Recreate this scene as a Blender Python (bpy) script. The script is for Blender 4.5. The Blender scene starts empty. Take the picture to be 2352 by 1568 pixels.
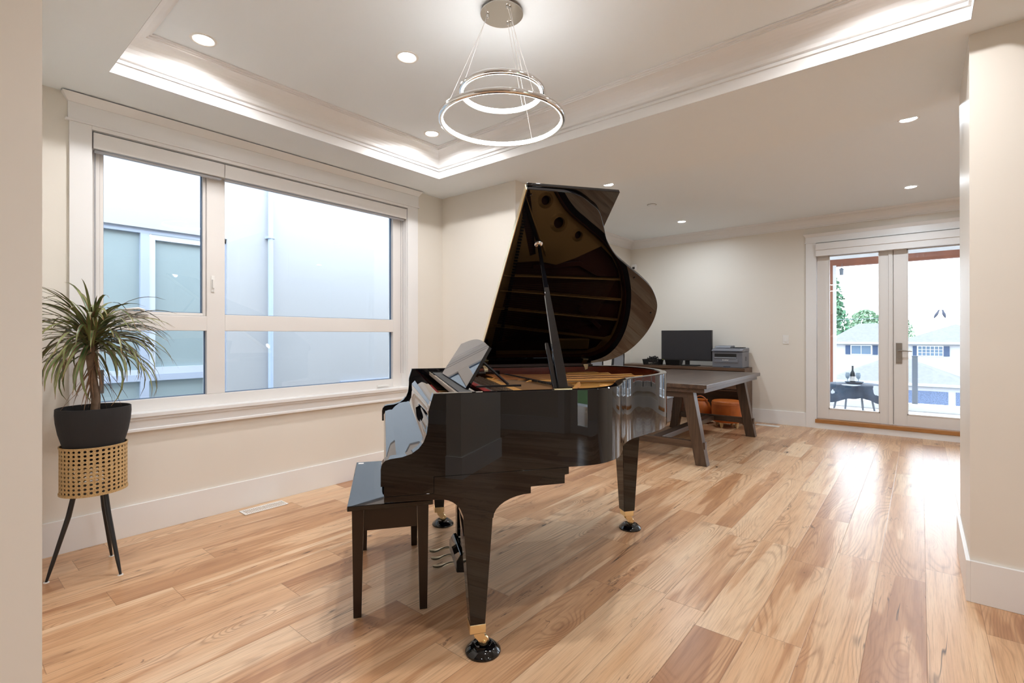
import bpy, bmesh, math, random
from mathutils import Vector, Matrix
random.seed(11)
S = bpy.context.scene
COL = S.collection
PI = math.pi

# ------------------------------------------------------------------ camera
cam_d = bpy.data.cameras.new('camera'); cam = bpy.data.objects.new('camera', cam_d); COL.objects.link(cam)
cam_d.sensor_width = 36.0; cam_d.lens = 36.0 * 1134.48 / 2352.0
cam_d.shift_y = (770.25 - 784.0) / 2352.0
cam_d.clip_start = 0.02; cam_d.clip_end = 400
yaw, pit, rol = 0.69082, 0.00108, -0.00098
fw = Vector((math.cos(yaw)*math.cos(pit), math.sin(yaw)*math.cos(pit), math.sin(pit)))
rt = fw.cross(Vector((0, 0, 1))).normalized(); up = rt.cross(fw)
r2 = rt*math.cos(rol) + up*math.sin(rol); u2 = -rt*math.sin(rol) + up*math.cos(rol)
M = Matrix((r2, u2, -fw)).transposed().to_4x4(); M.translation = Vector((0, 0, 1.19))
cam.matrix_world = M
S.camera = cam

# ------------------------------------------------------------------ world, exposure
W = bpy.data.worlds.new('overcast_sky'); S.world = W; W.use_nodes = True
bg = W.node_tree.nodes['Background']
bg.inputs[0].default_value = (0.82, 0.90, 1.0, 1); bg.inputs[1].default_value = 4.0
S.view_settings.view_transform = 'Standard'; S.view_settings.look = 'None'
S.view_settings.gamma = 1.0; S.view_settings.exposure = 0.82
S.view_settings.use_curve_mapping = False
S.cycles.max_bounces = 8; S.cycles.diffuse_bounces = 4; S.cycles.glossy_bounces = 5
S.cycles.transparent_max_bounces = 12; S.cycles.sample_clamp_indirect = 6.0
S.cycles.caustics_reflective = False; S.cycles.caustics_refractive = False
WARM = (0.97, 0.975, 1.0); COOL = (0.82, 0.915, 1.0)
P_TRAY, P_FAR, P_HALL_FILL = 6.3, 7.6, 4.5
RING_E = 14.0

def lamp(name, loc, power, color, size=0.09, spread=150, parent=None):
    d = bpy.data.lights.new(name, 'AREA'); d.shape = 'DISK'; d.size = size; d.energy = power; d.color = color
    d.spread = math.radians(spread)
    o = bpy.data.objects.new(name, d); COL.objects.link(o); o.location = loc
    if parent: o.parent = parent
    return o

def portal(name, loc, rot, sx, sy):
    d = bpy.data.lights.new(name, 'AREA'); d.shape = 'RECTANGLE'; d.size = sx; d.size_y = sy
    d.cycles.is_portal = True
    o = bpy.data.objects.new(name, d); COL.objects.link(o); o.location = loc; o.rotation_euler = rot

# ------------------------------------------------------------------ room numbers
YW = 3.6355      # window wall
XB = 7.4285      # wall with the glazed doors
XN = 0.19        # near edge of the opening wall
HS = 2.5416      # soffit
HT = 2.75        # tray ceiling
HF = 2.715       # far ceiling
XE = 3.945       # edge of soffit towards the far room
TX0, TX1, TY0, TY1 = 0.633, 2.878, -0.170, 3.193
BB = 0.184       # baseboard height
YS = -5.2        # far side wall of the living room
YK = -3.0        # garden wall of the hall
XH = -3.0        # wall behind the camera

# ------------------------------------------------------------------ materials
def srgb(r, g, b):
    f = lambda c: (c/255/12.92) if c/255 <= 0.04045 else ((c/255+0.055)/1.055)**2.4
    return (f(r), f(g), f(b), 1)
MATS = {}
def mat(name, col, rough=0.5, metal=0.0, spec=0.5, coat=0.0, bump=0.0, bscale=200.0, emit=None, estr=0.0, var=0.0, vscale=8.0, sheen=0.0, stretch=(1, 1, 1)):
    if name in MATS: return MATS[name]
    m = bpy.data.materials.new(name); m.use_nodes = True; MATS[name] = m
    nt = m.node_tree; p = nt.nodes['Principled BSDF']
    p.inputs['Base Color'].default_value = col if len(col) == 4 else (*col, 1)
    p.inputs['Roughness'].default_value = rough; p.inputs['Metallic'].default_value = metal
    p.inputs['Specular IOR Level'].default_value = spec; p.inputs['Coat Weight'].default_value = coat
    p.inputs['Coat Roughness'].default_value = 0.02
    if emit: p.inputs['Emission Color'].default_value = (*emit[:3], 1); p.inputs['Emission Strength'].default_value = estr
    tc = nt.nodes.new('ShaderNodeTexCoord'); mp = nt.nodes.new('ShaderNodeMapping')
    nt.links.new(tc.outputs['Object'], mp.inputs[0]); mp.inputs['Scale'].default_value = stretch
    if bump > 0:
        n = nt.nodes.new('ShaderNodeTexNoise'); n.inputs['Scale'].default_value = bscale; n.inputs['Detail'].default_value = 3
        b = nt.nodes.new('ShaderNodeBump'); b.inputs['Strength'].default_value = bump; b.inputs['Distance'].default_value = 0.001
        nt.links.new(mp.outputs[0], n.inputs['Vector']); nt.links.new(n.outputs[0], b.inputs['Height']); nt.links.new(b.outputs[0], p.inputs['Normal'])
    if var > 0:
        n = nt.nodes.new('ShaderNodeTexNoise'); n.inputs['Scale'].default_value = vscale; n.inputs['Detail'].default_value = 5
        r = nt.nodes.new('ShaderNodeMapRange'); r.inputs[1].default_value = 0.25; r.inputs[2].default_value = 0.75
        r.inputs[3].default_value = 1 - var; r.inputs[4].default_value = 1 + var
        h = nt.nodes.new('ShaderNodeHueSaturation'); h.inputs['Color'].default_value = p.inputs['Base Color'].default_value
        nt.links.new(mp.outputs[0], n.inputs['Vector']); nt.links.new(n.outputs[0], r.inputs[0])
        nt.links.new(r.outputs[0], h.inputs['Value']); nt.links.new(h.outputs[0], p.inputs['Base Color'])
    return m

WALL = mat('wall_paint', srgb(234, 228, 218), 0.42, spec=0.4, bump=0.06, bscale=900)
CEIL = mat('ceiling_paint', srgb(244, 250, 254), 0.85, spec=0.2)
TRIM = mat('white_trim_paint', srgb(240, 239, 238), 0.32, spec=0.45)
VINYL = mat('window_vinyl', srgb(234, 230, 226), 0.35)
BLACK = mat('black_piano_lacquer', (0.003, 0.003, 0.004), 0.012, spec=0.60)
SATIN = mat('satin_black', (0.012, 0.011, 0.011), 0.35)
MATTE = mat('matte_black', (0.015, 0.014, 0.014), 0.75)
BENCH = mat('dark_brown_lacquer', srgb(40, 26, 18), 0.28, spec=0.5, var=0.15, vscale=6, stretch=(1, 1, 0.2))
BRASS = mat('polished_brass', (0.95, 0.80, 0.50), 0.22, metal=1.0)
SILVER = mat('worn_brass', (0.86, 0.78, 0.60), 0.34, metal=1.0)
CHROME = mat('chrome', (0.80, 0.80, 0.80), 0.05, metal=1.0)
GOLD = mat('gold_plate_paint', srgb(205, 150, 80), 0.38, metal=0.35, bump=0.15, bscale=500)
MAHOG = mat('red_mahogany', srgb(104, 42, 22), 0.22, var=0.25, vscale=14, stretch=(1, 1, 6))
SOUND = mat('soundboard_spruce', srgb(92, 40, 22), 0.35, var=0.12, vscale=30, stretch=(0.2, 3, 1))
STEEL = mat('string_steel', (0.30, 0.24, 0.18), 0.4, metal=1.0)
COPPER = mat('copper_winding', (0.55, 0.28, 0.14), 0.35, metal=1.0)
FELT = mat('red_felt', srgb(140, 24, 14), 0.95, bump=0.3, bscale=600)
OAK = mat('oak_sill', srgb(176, 122, 70), 0.4, var=0.2, vscale=20, stretch=(6, 0.6, 6))
NICKEL = mat('satin_nickel', (0.36, 0.34, 0.31), 0.35, metal=1.0)
WHITEP = mat('white_plastic', srgb(238, 236, 232), 0.4)
GREYP = mat('printer_grey', srgb(120, 122, 130), 0.45)
GREYD = mat('printer_dark_grey', srgb(74, 78, 88), 0.4)
SCREEN = mat('matte_screen', srgb(40, 39, 44), 0.45)
DKPL = mat('black_plastic', srgb(26, 25, 26), 0.42)
POT = mat('black_textured_pot', srgb(38, 36, 37), 0.8, bump=0.8, bscale=70, stretch=(1, 1, 0.15))
BARK = mat('dracaena_bark', srgb(128, 104, 84), 0.85, bump=1.0, bscale=60, var=0.3, vscale=30)
DRY = mat('dry_leaf', srgb(142, 108, 82), 0.7, var=0.3, vscale=30)
SOIL = mat('soil', srgb(38, 28, 22), 0.95, bump=1, bscale=80)
ORANGE = mat('orange_leather', srgb(196, 104, 38), 0.45, var=0.16, vscale=10)
CREAM = mat('cream_wood', srgb(224, 196, 150), 0.5)
SHADE = mat('blind_cassette', srgb(236, 234, 232), 0.4)
CRYSTAL = mat('led_crystal', (0.9, 0.9, 0.9), 0.2, emit=(1.0, 0.98, 0.95), estr=RING_E)
# exterior
STUCCO = mat('white_stucco', srgb(176, 179, 183), 0.9)
EXTFR = mat('grey_blue_window_frame', srgb(172, 184, 204), 0.5)
FROST = mat('aqua_obscure_glass', srgb(150, 166, 170), 0.3)
ROOF = mat('pale_roof_shingle', (0.155, 0.162, 0.176), 0.95, spec=.1, var=0.10, vscale=3)
EXTW = mat('street_house_paint', (0.40, 0.405, 0.415), 0.9, spec=.1)
SHUT = mat('blue_shutter', (0.05, 0.075, 0.13), 0.8, spec=.1)
PANE = mat('far_window_pane', (0.10, 0.15, 0.21), 0.3, spec=.2)
DECK = mat('deck_white', (0.78, 0.79, 0.80), 0.7, spec=.2)
CEDAR = mat('stained_cedar', srgb(138, 84, 62), 0.6, var=0.15, vscale=8, stretch=(1, 1, 0.2))
def cloth_mat():
    m = bpy.data.materials.new('dark_floral_cloth'); m.use_nodes = True; nt = m.node_tree; p = nt.nodes['Principled BSDF']; L = nt.links
    tc = nt.nodes.new('ShaderNodeTexCoord'); n = nt.nodes.new('ShaderNodeTexNoise'); n.inputs['Scale'].default_value = 9; L.new(tc.outputs['Object'], n.inputs['Vector'])
    def mixn(f, a, b):
        x = nt.nodes.new('ShaderNodeMix'); x.data_type = 'RGBA'; L.new(f, x.inputs[0])
        for i, v in ((6, a), (7, b)):
            if isinstance(v, tuple): x.inputs[i].default_value = v
            else: L.new(v, x.inputs[i])
        return x.outputs[2]
    c = mixn(n.outputs[0], srgb(22, 32, 48), srgb(70, 90, 112))
    for (cx, cy, cz, r, sx) in ((-.34, .25, .36, .085, 1), (-.27, .02, .455, .13, 1.6), (-.20, -.30, .40, .09, 1)):
        v = nt.nodes.new('ShaderNodeVectorMath'); v.operation = 'SUBTRACT'; L.new(tc.outputs['Object'], v.inputs[0]); v.inputs[1].default_value = (cx, cy, cz)
        k = nt.nodes.new('ShaderNodeVectorMath'); k.operation = 'MULTIPLY'; L.new(v.outputs[0], k.inputs[0]); k.inputs[1].default_value = (sx, 1, 1)
        l = nt.nodes.new('ShaderNodeVectorMath'); l.operation = 'LENGTH'; L.new(k.outputs[0], l.inputs[0])
        a = nt.nodes.new('ShaderNodeMath'); a.operation = 'MULTIPLY_ADD'; L.new(n.outputs[0], a.inputs[0]); a.inputs[1].default_value = .07; L.new(l.outputs['Value'], a.inputs[2])
        q = nt.nodes.new('ShaderNodeMath'); q.operation = 'LESS_THAN'; L.new(a.outputs[0], q.inputs[0]); q.inputs[1].default_value = r+.02
        c = mixn(q.outputs[0], c, srgb(196, 204, 214))
    L.new(c, p.inputs['Base Color']); p.inputs['Roughness'].default_value = .8; return m
CLOTH = cloth_mat()
LGREY = mat('post_grey', srgb(120, 130, 142), 0.6)
LEAFT = mat('conifer_green', srgb(78, 116, 88), 0.9, var=0.3, vscale=2)
LEAFU = mat('shrub_green', srgb(124, 152, 124), 0.9, var=0.3, vscale=2)
BRICK = mat('red_brick_wall', srgb(150, 90, 70), 0.9, var=0.2, vscale=6)
LAWN = mat('lawn_green', srgb(96, 130, 70), 0.95, var=0.2, vscale=3)
ASPH = mat('street_grey', srgb(120, 122, 125), 0.95)

def glass_mat():
    m = bpy.data.materials.new('clear_glass'); m.use_nodes = True; nt = m.node_tree; nt.nodes.clear()
    o = nt.nodes.new('ShaderNodeOutputMaterial'); t = nt.nodes.new('ShaderNodeBsdfTransparent'); g = nt.nodes.new('ShaderNodeBsdfGlossy')
    g.inputs['Roughness'].default_value = 0.0; g.inputs['Color'].default_value = (1, 1, 1, 1)
    t.inputs[0].default_value = (0.975, 0.99, 0.995, 1)
    f = nt.nodes.new('ShaderNodeFresnel'); f.inputs[0].default_value = 1.45
    k = nt.nodes.new('ShaderNodeMath'); k.operation = 'MULTIPLY'; k.inputs[1].default_value = 0.9
    x = nt.nodes.new('ShaderNodeMixShader')
    nt.links.new(f.outputs[0], k.inputs[0]); nt.links.new(k.outputs[0], x.inputs[0])
    nt.links.new(t.outputs[0], x.inputs[1]); nt.links.new(g.outputs[0], x.inputs[2]); nt.links.new(x.outputs[0], o.inputs[0])
    return m
GLASS = glass_mat()

class NT:
    """small helper for node maths"""
    def __init__(s, m): s.nt = m.node_tree; s.L = s.nt.links
    def _in(s, sock, v):
        if isinstance(v, (int, float)): sock.default_value = v
        elif isinstance(v, tuple): sock.default_value = v
        else: s.L.new(v, sock)
    def m(s, op, a, b=0.0, c=0.0, clamp=False):
        n = s.nt.nodes.new('ShaderNodeMath'); n.operation = op; n.use_clamp = clamp
        s._in(n.inputs[0], a); s._in(n.inputs[1], b); s._in(n.inputs[2], c); return n.outputs[0]
    def vec(s, x, y, z=0.0):
        n = s.nt.nodes.new('ShaderNodeCombineXYZ'); s._in(n.inputs[0], x); s._in(n.inputs[1], y); s._in(n.inputs[2], z); return n.outputs[0]
    def noise(s, v, scale=1.0, detail=2.0, rough=0.5, dist=0.0):
        n = s.nt.nodes.new('ShaderNodeTexNoise'); s.L.new(v, n.inputs['Vector']); n.inputs['Scale'].default_value = scale
        n.inputs['Detail'].default_value = detail; n.inputs['Roughness'].default_value = rough; n.inputs['Distortion'].default_value = dist
        return n.outputs[0]
    def white(s, v):
        n = s.nt.nodes.new('ShaderNodeTexWhiteNoise'); n.noise_dimensions = '3D'; s.L.new(v, n.inputs['Vector'])
        q = s.nt.nodes.new('ShaderNodeSeparateColor'); s.L.new(n.outputs['Color'], q.inputs[0]); return q.outputs
    def rng(s, v, a, b, c=0.0, d=1.0):
        n = s.nt.nodes.new('ShaderNodeMapRange'); n.interpolation_type = 'SMOOTHSTEP'; s._in(n.inputs[0], v)
        for i, q in enumerate((a, b, c, d)): n.inputs[i+1].default_value = q
        return n.outputs[0]
    def mix(s, f, a, b, mode='MIX'):
        n = s.nt.nodes.new('ShaderNodeMix'); n.data_type = 'RGBA'; n.blend_type = mode
        s._in(n.inputs[0], f); s._in(n.inputs[6], a); s._in(n.inputs[7], b); return n.outputs[2]
    def ramp(s, f, stops):
        n = s.nt.nodes.new('ShaderNodeValToRGB'); s.L.new(f, n.inputs[0]); e = n.color_ramp.elements
        while len(e) < len(stops): e.new(0.5)
        for q, (p, c) in zip(e, stops): q.position = p; q.color = c
        return n.outputs[0]

def floor_mat():
    m = bpy.data.materials.new('hickory_plank_floor'); m.use_nodes = True; q = NT(m); nt = m.node_tree
    p = nt.nodes['Principled BSDF']
    tc = nt.nodes.new('ShaderNodeTexCoord'); sx = nt.nodes.new('ShaderNodeSeparateXYZ'); nt.links.new(tc.outputs['Object'], sx.inputs[0])
    X, Y = sx.outputs[0], sx.outputs[1]
    w, L = 0.184, 2.3
    yy = q.m('DIVIDE', q.m('ADD', Y, 0.018), w); row = q.m('FLOOR', yy); fy = q.m('FRACT', yy)
    ro = q.white(q.vec(row, 3.7, 1.3))
    xx = q.m('ADD', q.m('DIVIDE', X, L), q.m('MULTIPLY', ro[0], 7.0)); ix = q.m('FLOOR', xx); fx = q.m('FRACT', xx)
    sp = q.m('MULTIPLY_ADD', q.white(q.vec(row, ix, 5.5))[0], 0.4, 0.3)
    side = q.m('GREATER_THAN', fx, sp); pid = q.m('MULTIPLY_ADD', ix, 2.0, side)
    R = q.white(q.vec(row, pid, 9.1)); R2 = q.white(q.vec(row, pid, 21.4))
    tone, ra, rb = R[0], R[1], R[2]
    # local grain coordinates, shifted for each plank
    gx = q.m('ADD', X, q.m('MULTIPLY', ra, 40.0)); gy = q.m('ADD', Y, q.m('MULTIPLY', rb, 17.0))
    # knots
    kv = q.vec(q.m('MULTIPLY', gx, 2.6), q.m('MULTIPLY', gy, 5.6), q.m('MULTIPLY', ra, 5.0))
    vo = nt.nodes.new('ShaderNodeTexVoronoi'); nt.links.new(kv, vo.inputs['Vector']); vo.inputs['Scale'].default_value = 1.0
    vo.inputs['Randomness'].default_value = 1.0
    kd = vo.outputs['Distance']; kc = nt.nodes.new('ShaderNodeSeparateColor'); nt.links.new(vo.outputs['Color'], kc.inputs[0])
    kon = q.m('GREATER_THAN', kc.outputs[0], 0.62); big = kc.outputs[1]
    kn = q.noise(q.vec(q.m('MULTIPLY', gx, 22), q.m('MULTIPLY', gy, 30)), 1, 3, 0.6)
    kd2 = q.m('ADD', kd, q.m('MULTIPLY', q.m('SUBTRACT', kn, 0.5), 0.10))
    krad = q.m('MULTIPLY_ADD', big, 0.055, 0.018)
    knot = q.m('MULTIPLY', q.rng(q.m('SUBTRACT', kd2, krad), -0.02, 0.012, 1, 0), kon)
    halo = q.m('MULTIPLY', q.rng(kd2, 0.03, 0.30, 1, 0), kon)
    # cathedral figure
    wob = q.noise(q.vec(q.m('MULTIPLY', gx, 1.6), q.m('MULTIPLY', gy, 6.0)), 1, 3, 0.5)
    fld = q.noise(q.vec(q.m('MULTIPLY', gx, 0.55), q.m('MULTIPLY', gy, 3.6)), 1, 1, 0.4, 0.2)
    fld = q.m('ADD', fld, q.m('MULTIPLY', q.m('SUBTRACT', wob, 0.5), 0.05))
    fld = q.m('ADD', fld, q.m('MULTIPLY', q.m('MULTIPLY', q.rng(kd, 0.0, 0.5, 1, 0), kon), 0.16))
    ring = q.m('SINE', q.m('MULTIPLY', fld, 210.0)); ring = q.m('MULTIPLY_ADD', ring, 0.5, 0.5)
    ring = q.m('POWER', ring, 3.0)
    rmask = q.rng(q.noise(q.vec(q.m('MULTIPLY', gx, 1.1), q.m('MULTIPLY', gy, 5.0), 12.0), 1, 2, 0.5), 0.42, 0.66)
    # heartwood drawn as a long wavy band inside a pale plank
    hn = q.noise(q.vec(q.m('MULTIPLY', gx, 0.6), q.m('MULTIPLY', gy, 7.0), 2.0), 1, 3, 0.5, 0.3)
    hcut = q.m('MULTIPLY_ADD', R2[2], 0.34, 0.36)
    heart = q.rng(q.m('SUBTRACT', hn, hcut), -0.02, 0.03)
    broad = q.noise(q.vec(q.m('MULTIPLY', gx, 0.9), q.m('MULTIPLY', gy, 13.0)), 1, 4, 0.55)
    fine = q.noise(q.vec(q.m('MULTIPLY', gx, 7.0), q.m('MULTIPLY', gy, 190.0)), 1, 3, 0.6)
    # dark mineral streaks following the grain
    sn = q.noise(q.vec(q.m('MULTIPLY', gx, 1.5), q.m('MULTIPLY', gy, 12.0), 4.0), 1, 5, 0.6, 0.5)
    line = q.rng(q.m('ABSOLUTE', q.m('SUBTRACT', sn, 0.52)), 0.0, 0.012, 1, 0)
    msk = q.rng(q.noise(q.vec(q.m('MULTIPLY', gx, 3.2), q.m('MULTIPLY', gy, 9.0), 8.0), 1, 3, 0.6), 0.52, 0.62)
    msk = q.m('MAXIMUM', msk, q.m('MULTIPLY', halo, 0.9))
    pl = q.rng(R2[0], 0.25, 0.75)
    line = q.m('MULTIPLY', q.m('MULTIPLY', line, msk), pl)
    crack = q.rng(q.m('ABSOLUTE', q.m('SUBTRACT', q.noise(q.vec(q.m('MULTIPLY', gx, 0.8), q.m('MULTIPLY', gy, 15.0), 31.0), 1, 2, 0.5, 0.2), 0.5)), 0.0, 0.010, 1, 0)
    cm = q.rng(q.noise(q.vec(q.m('MULTIPLY', gx, 2.0), q.m('MULTIPLY', gy, 3.0), 44.0), 1, 1, 0.5), 0.60, 0.66)
    crack = q.m('MULTIPLY', crack, cm)
    t = q.m('MULTIPLY_ADD', tone, 0.38, q.m('MULTIPLY', q.m('SUBTRACT', broad, 0.5), 0.75))
    t = q.m('MULTIPLY_ADD', heart, 0.34, t); t = q.m('ADD', t, 0.03, clamp=True)
    base = q.ramp(t, [(0.0, srgb(234, 202, 166)), (0.28, srgb(220, 178, 138)), (0.58, srgb(196, 148, 108)), (1.0, srgb(150, 103, 74))])
    c = q.mix(q.m('MULTIPLY', q.m('MULTIPLY', ring, rmask), 0.50), base, srgb(146, 100, 68))
    grain = q.noise(q.vec(q.m('MULTIPLY', gx, 2.2), q.m('MULTIPLY', gy, 62.0), 6.0), 1, 3, 0.6, 0.15)
    c = q.mix(q.rng(grain, 0.50, 0.72, 0, 0.36), c, srgb(140, 94, 62))
    c = q.mix(q.rng(fine, 0.42, 0.78, 0, 0.32), c, srgb(138, 94, 64))
    c = q.mix(q.m('MULTIPLY', halo, 0.40), c, srgb(136, 88, 58))
    c = q.mix(q.m('MULTIPLY', line, 0.80), c, srgb(84, 52, 38))
    c = q.mix(q.m('MULTIPLY', crack, 0.85), c, srgb(62, 42, 34))
    c = q.mix(q.m('MULTIPLY', knot, 0.95), c, srgb(40, 26, 22))
    # seams
    ey = q.m('MULTIPLY', q.m('MINIMUM', fy, q.m('SUBTRACT', 1.0, fy)), w)
    ex = q.m('MULTIPLY', q.m('MINIMUM', q.m('MINIMUM', fx, q.m('SUBTRACT', 1.0, fx)), q.m('ABSOLUTE', q.m('SUBTRACT', fx, sp))), L)
    seam = q.rng(q.m('MINIMUM', ex, ey), 0.0004, 0.0022, 1, 0)
    c = q.mix(q.m('MULTIPLY', seam, 0.45), c, srgb(104, 70, 46))
    nt.links.new(c, p.inputs['Base Color'])
    p.inputs['Specular IOR Level'].default_value = 0.5
    rg = q.m('MULTIPLY_ADD', fine, 0.10, 0.25); nt.links.new(rg, p.inputs['Roughness'])
    b = nt.nodes.new('ShaderNodeBump'); b.inputs['Strength'].default_value = 0.25; b.inputs['Distance'].default_value = 0.0012
    hgt = q.m('SUBTRACT', q.m('MULTIPLY', fine, 0.25), q.m('ADD', seam, q.m('MULTIPLY', knot, 0.5)))
    nt.links.new(hgt, b.inputs['Height']); nt.links.new(b.outputs[0], p.inputs['Normal'])
    return m
FLOORM = floor_mat()

def wood_mat(name, c0, c1, axis=0, rough=0.4):
    m = bpy.data.materials.new(name); m.use_nodes = True; q = NT(m); nt = m.node_tree; p = nt.nodes['Principled BSDF']
    tc = nt.nodes.new('ShaderNodeTexCoord'); mp = nt.nodes.new('ShaderNodeMapping'); nt.links.new(tc.outputs['Object'], mp.inputs[0])
    sc = [26, 26, 26]; sc[axis] = 1.6; mp.inputs['Scale'].default_value = sc
    n = q.noise(mp.outputs[0], 1, 4, 0.6, 0.6); n2 = q.noise(mp.outputs[0], 5, 2, 0.5)
    c = q.mix(q.rng(n, 0.3, 0.7), c0, c1); c = q.mix(q.rng(n2, 0.5, 0.8, 0, 0.35), c, tuple(x*0.45 for x in c0[:3]) + (1,))
    nt.links.new(c, p.inputs['Base Color']); p.inputs['Roughness'].default_value = rough
    b = nt.nodes.new('ShaderNodeBump'); b.inputs['Strength'].default_value = 0.15; b.inputs['Distance'].default_value = 0.001
    nt.links.new(n, b.inputs['Height']); nt.links.new(b.outputs[0], p.inputs['Normal']); return m
TWX = wood_mat('weathered_walnut_x', srgb(66, 52, 44), srgb(98, 78, 64), 0, 0.30)
TWY = wood_mat('weathered_walnut_y', srgb(66, 50, 40), srgb(98, 76, 60), 1, 0.36)
TWZ = wood_mat('weathered_walnut_z', srgb(64, 48, 38), srgb(94, 74, 58), 2, 0.38)
CWY = wood_mat('console_wood', srgb(76, 54, 40), srgb(108, 80, 58), 1, 0.4)

def cane_mat():
    m = mat('woven_cane', srgb(198, 164, 112), 0.6); q = NT(m); nt = m.node_tree; p = nt.nodes['Principled BSDF']
    tc = nt.nodes.new('ShaderNodeTexCoord'); n1 = q.noise(tc.outputs['Object'], 260, 2, 0.6)
    c = q.mix(q.rng(n1, 0.35, 0.7), srgb(208, 176, 126), srgb(172, 136, 88)); nt.links.new(c, p.inputs['Base Color']); return m
CANE = cane_mat()

def leaf_mat():
    m = bpy.data.materials.new('dracaena_leaf'); m.use_nodes = True; q = NT(m); nt = m.node_tree; p = nt.nodes['Principled BSDF']
    uv = nt.nodes.new('ShaderNodeUVMap'); s = nt.nodes.new('ShaderNodeSeparateXYZ'); nt.links.new(uv.outputs[0], s.inputs[0])
    edge = q.rng(q.m('ABSOLUTE', q.m('SUBTRACT', s.outputs[0], 0.5)), 0.26, 0.48)
    tc = nt.nodes.new('ShaderNodeTexCoord'); n = q.noise(tc.outputs['Object'], 9, 2, 0.5)
    g = q.mix(q.rng(n, 0.35, 0.65), srgb(66, 88, 48), srgb(138, 148, 92))
    c = q.mix(edge, g, srgb(132, 92, 74)); tip = q.rng(s.outputs[1], 0.90, 1.0); c = q.mix(tip, c, srgb(140, 100, 66))
    nt.links.new(c, p.inputs['Base Color']); p.inputs['Roughness'].default_value = 0.38; return m
LEAF = leaf_mat()

# ------------------------------------------------------------------ mesh helpers
class MB:
    def __init__(s): s.v = []; s.f = []; s.uv = None
    def add(s, vs, fs):
        n = len(s.v); s.v += [tuple(v) for v in vs]; s.f += [tuple(i+n for i in f) for f in fs]; return s
    def box(s, x0, x1, y0, y1, z0, z1):
        vs = [(x, y, z) for z in (z0, z1) for y in (y0, y1) for x in (x0, x1)]
        return s.add(vs, [(0, 2, 3, 1), (4, 5, 7, 6), (0, 1, 5, 4), (2, 6, 7, 3), (0, 4, 6, 2), (1, 3, 7, 5)])
    def hexa(s, b4, t4):   # bottom quad, top quad (same order)
        return s.add(list(b4) + list(t4), [(3, 2, 1, 0), (4, 5, 6, 7)] + [(i, (i+1) % 4, 4+(i+1) % 4, 4+i) for i in range(4)])
    def prism(s, poly, axis, lo, hi):   # poly in the two other axes, in order
        def P(a, b, c): return {0: (c, a, b), 1: (a, c, b), 2: (a, b, c)}[axis]
        n = len(poly)
        vs = [P(a, b, lo) for a, b in poly] + [P(a, b, hi) for a, b in poly]
        return s.add(vs, [tuple(reversed(range(n))), tuple(range(n, 2*n))] + [(i, (i+1) % n, n+(i+1) % n, n+i) for i in range(n)])
    def rings(s, rings, closed=True, caps=True, loop=False):
        n = len(rings[0]); k = len(s.v)
        for r in rings: s.v += [tuple(p) for p in r]
        m = len(rings)
        for j in range(m if loop else m-1):
            j2 = (j+1) % m
            for i in range(n if closed else n-1):
                i2 = (i+1) % n
                s.f.append((k+j*n+i, k+j*n+i2, k+j2*n+i2, k+j2*n+i))
        if caps and not loop:
            s.f.append(tuple(k+i for i in reversed(range(n)))); s.f.append(tuple(k+(m-1)*n+i for i in range(n)))
        return s
    def lathe(s, prof, c=(0, 0, 0), n=32, caps=True, sx=1.0, sy=1.0):
        R = [[(c[0]+r*sx*math.cos(2*PI*i/n), c[1]+r*sy*math.sin(2*PI*i/n), c[2]+z) for i in range(n)] for r, z in prof]
        return s.rings(R, True, caps)
    def tube(s, pts, r, n=10, caps=True):
        pts = [Vector(p) for p in pts]; rs = r if isinstance(r, (list, tuple)) else [r]*len(pts)
        R = []; prev = None
        for i, p in enumerate(pts):
            d = (pts[min(i+1, len(pts)-1)] - pts[max(i-1, 0)]).normalized()
            if prev is None:
                a = d.orthogonal().normalized()
            else:
                a = (prev - d*prev.dot(d)).normalized()
            prev = a; b = d.cross(a)
            R.append([p + (a*math.cos(2*PI*k/n) + b*math.sin(2*PI*k/n))*rs[i] for k in range(n)])
        return s.rings(R, True, caps)
    def sphere(s, c, r, n=12, sz=1.0):
        prof = [(max(1e-4, r*math.sin(PI*i/(n//2+2))), -r*sz*math.cos(PI*i/(n//2+2))) for i in range(n//2+3)]
        return s.lathe(prof, c, n)
    def xf(s, Mx, start=0):
        s.v = s.v[:start] + [tuple(Mx @ Vector(v)) for v in s.v[start:]]; return s
    def build(s, name, m, parent=None, smooth=0, bevel=0.0, seg=2, kind=None, label=None, cat=None, group=None):
        me = bpy.data.meshes.new(name); me.from_pydata(s.v, [], s.f)
        bm = bmesh.new(); bm.from_mesh(me); bmesh.ops.recalc_face_normals(bm, faces=bm.faces)
        if smooth:
            lim = math.radians(smooth)
            for f in bm.faces: f.smooth = True
            for e in bm.edges:
                if len(e.link_faces) != 2 or e.calc_face_angle(0) > lim: e.smooth = False
        bm.to_mesh(me); bm.free()
        if s.uv:
            ul = me.uv_layers.new(name='UVMap')
            for l in me.loops: ul.data[l.index].uv = s.uv[l.vertex_index]
        me.materials.append(m)
        o = bpy.data.objects.new(name, me); COL.objects.link(o)
        if parent: o.parent = parent
        if bevel:
            b = o.modifiers.new('bevel', 'BEVEL'); b.width = bevel; b.segments = seg; b.limit_method = 'ANGLE'; b.angle_limit = math.radians(40)
            b.harden_normals = False
        return tag(o, label, cat, group, kind)

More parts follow.
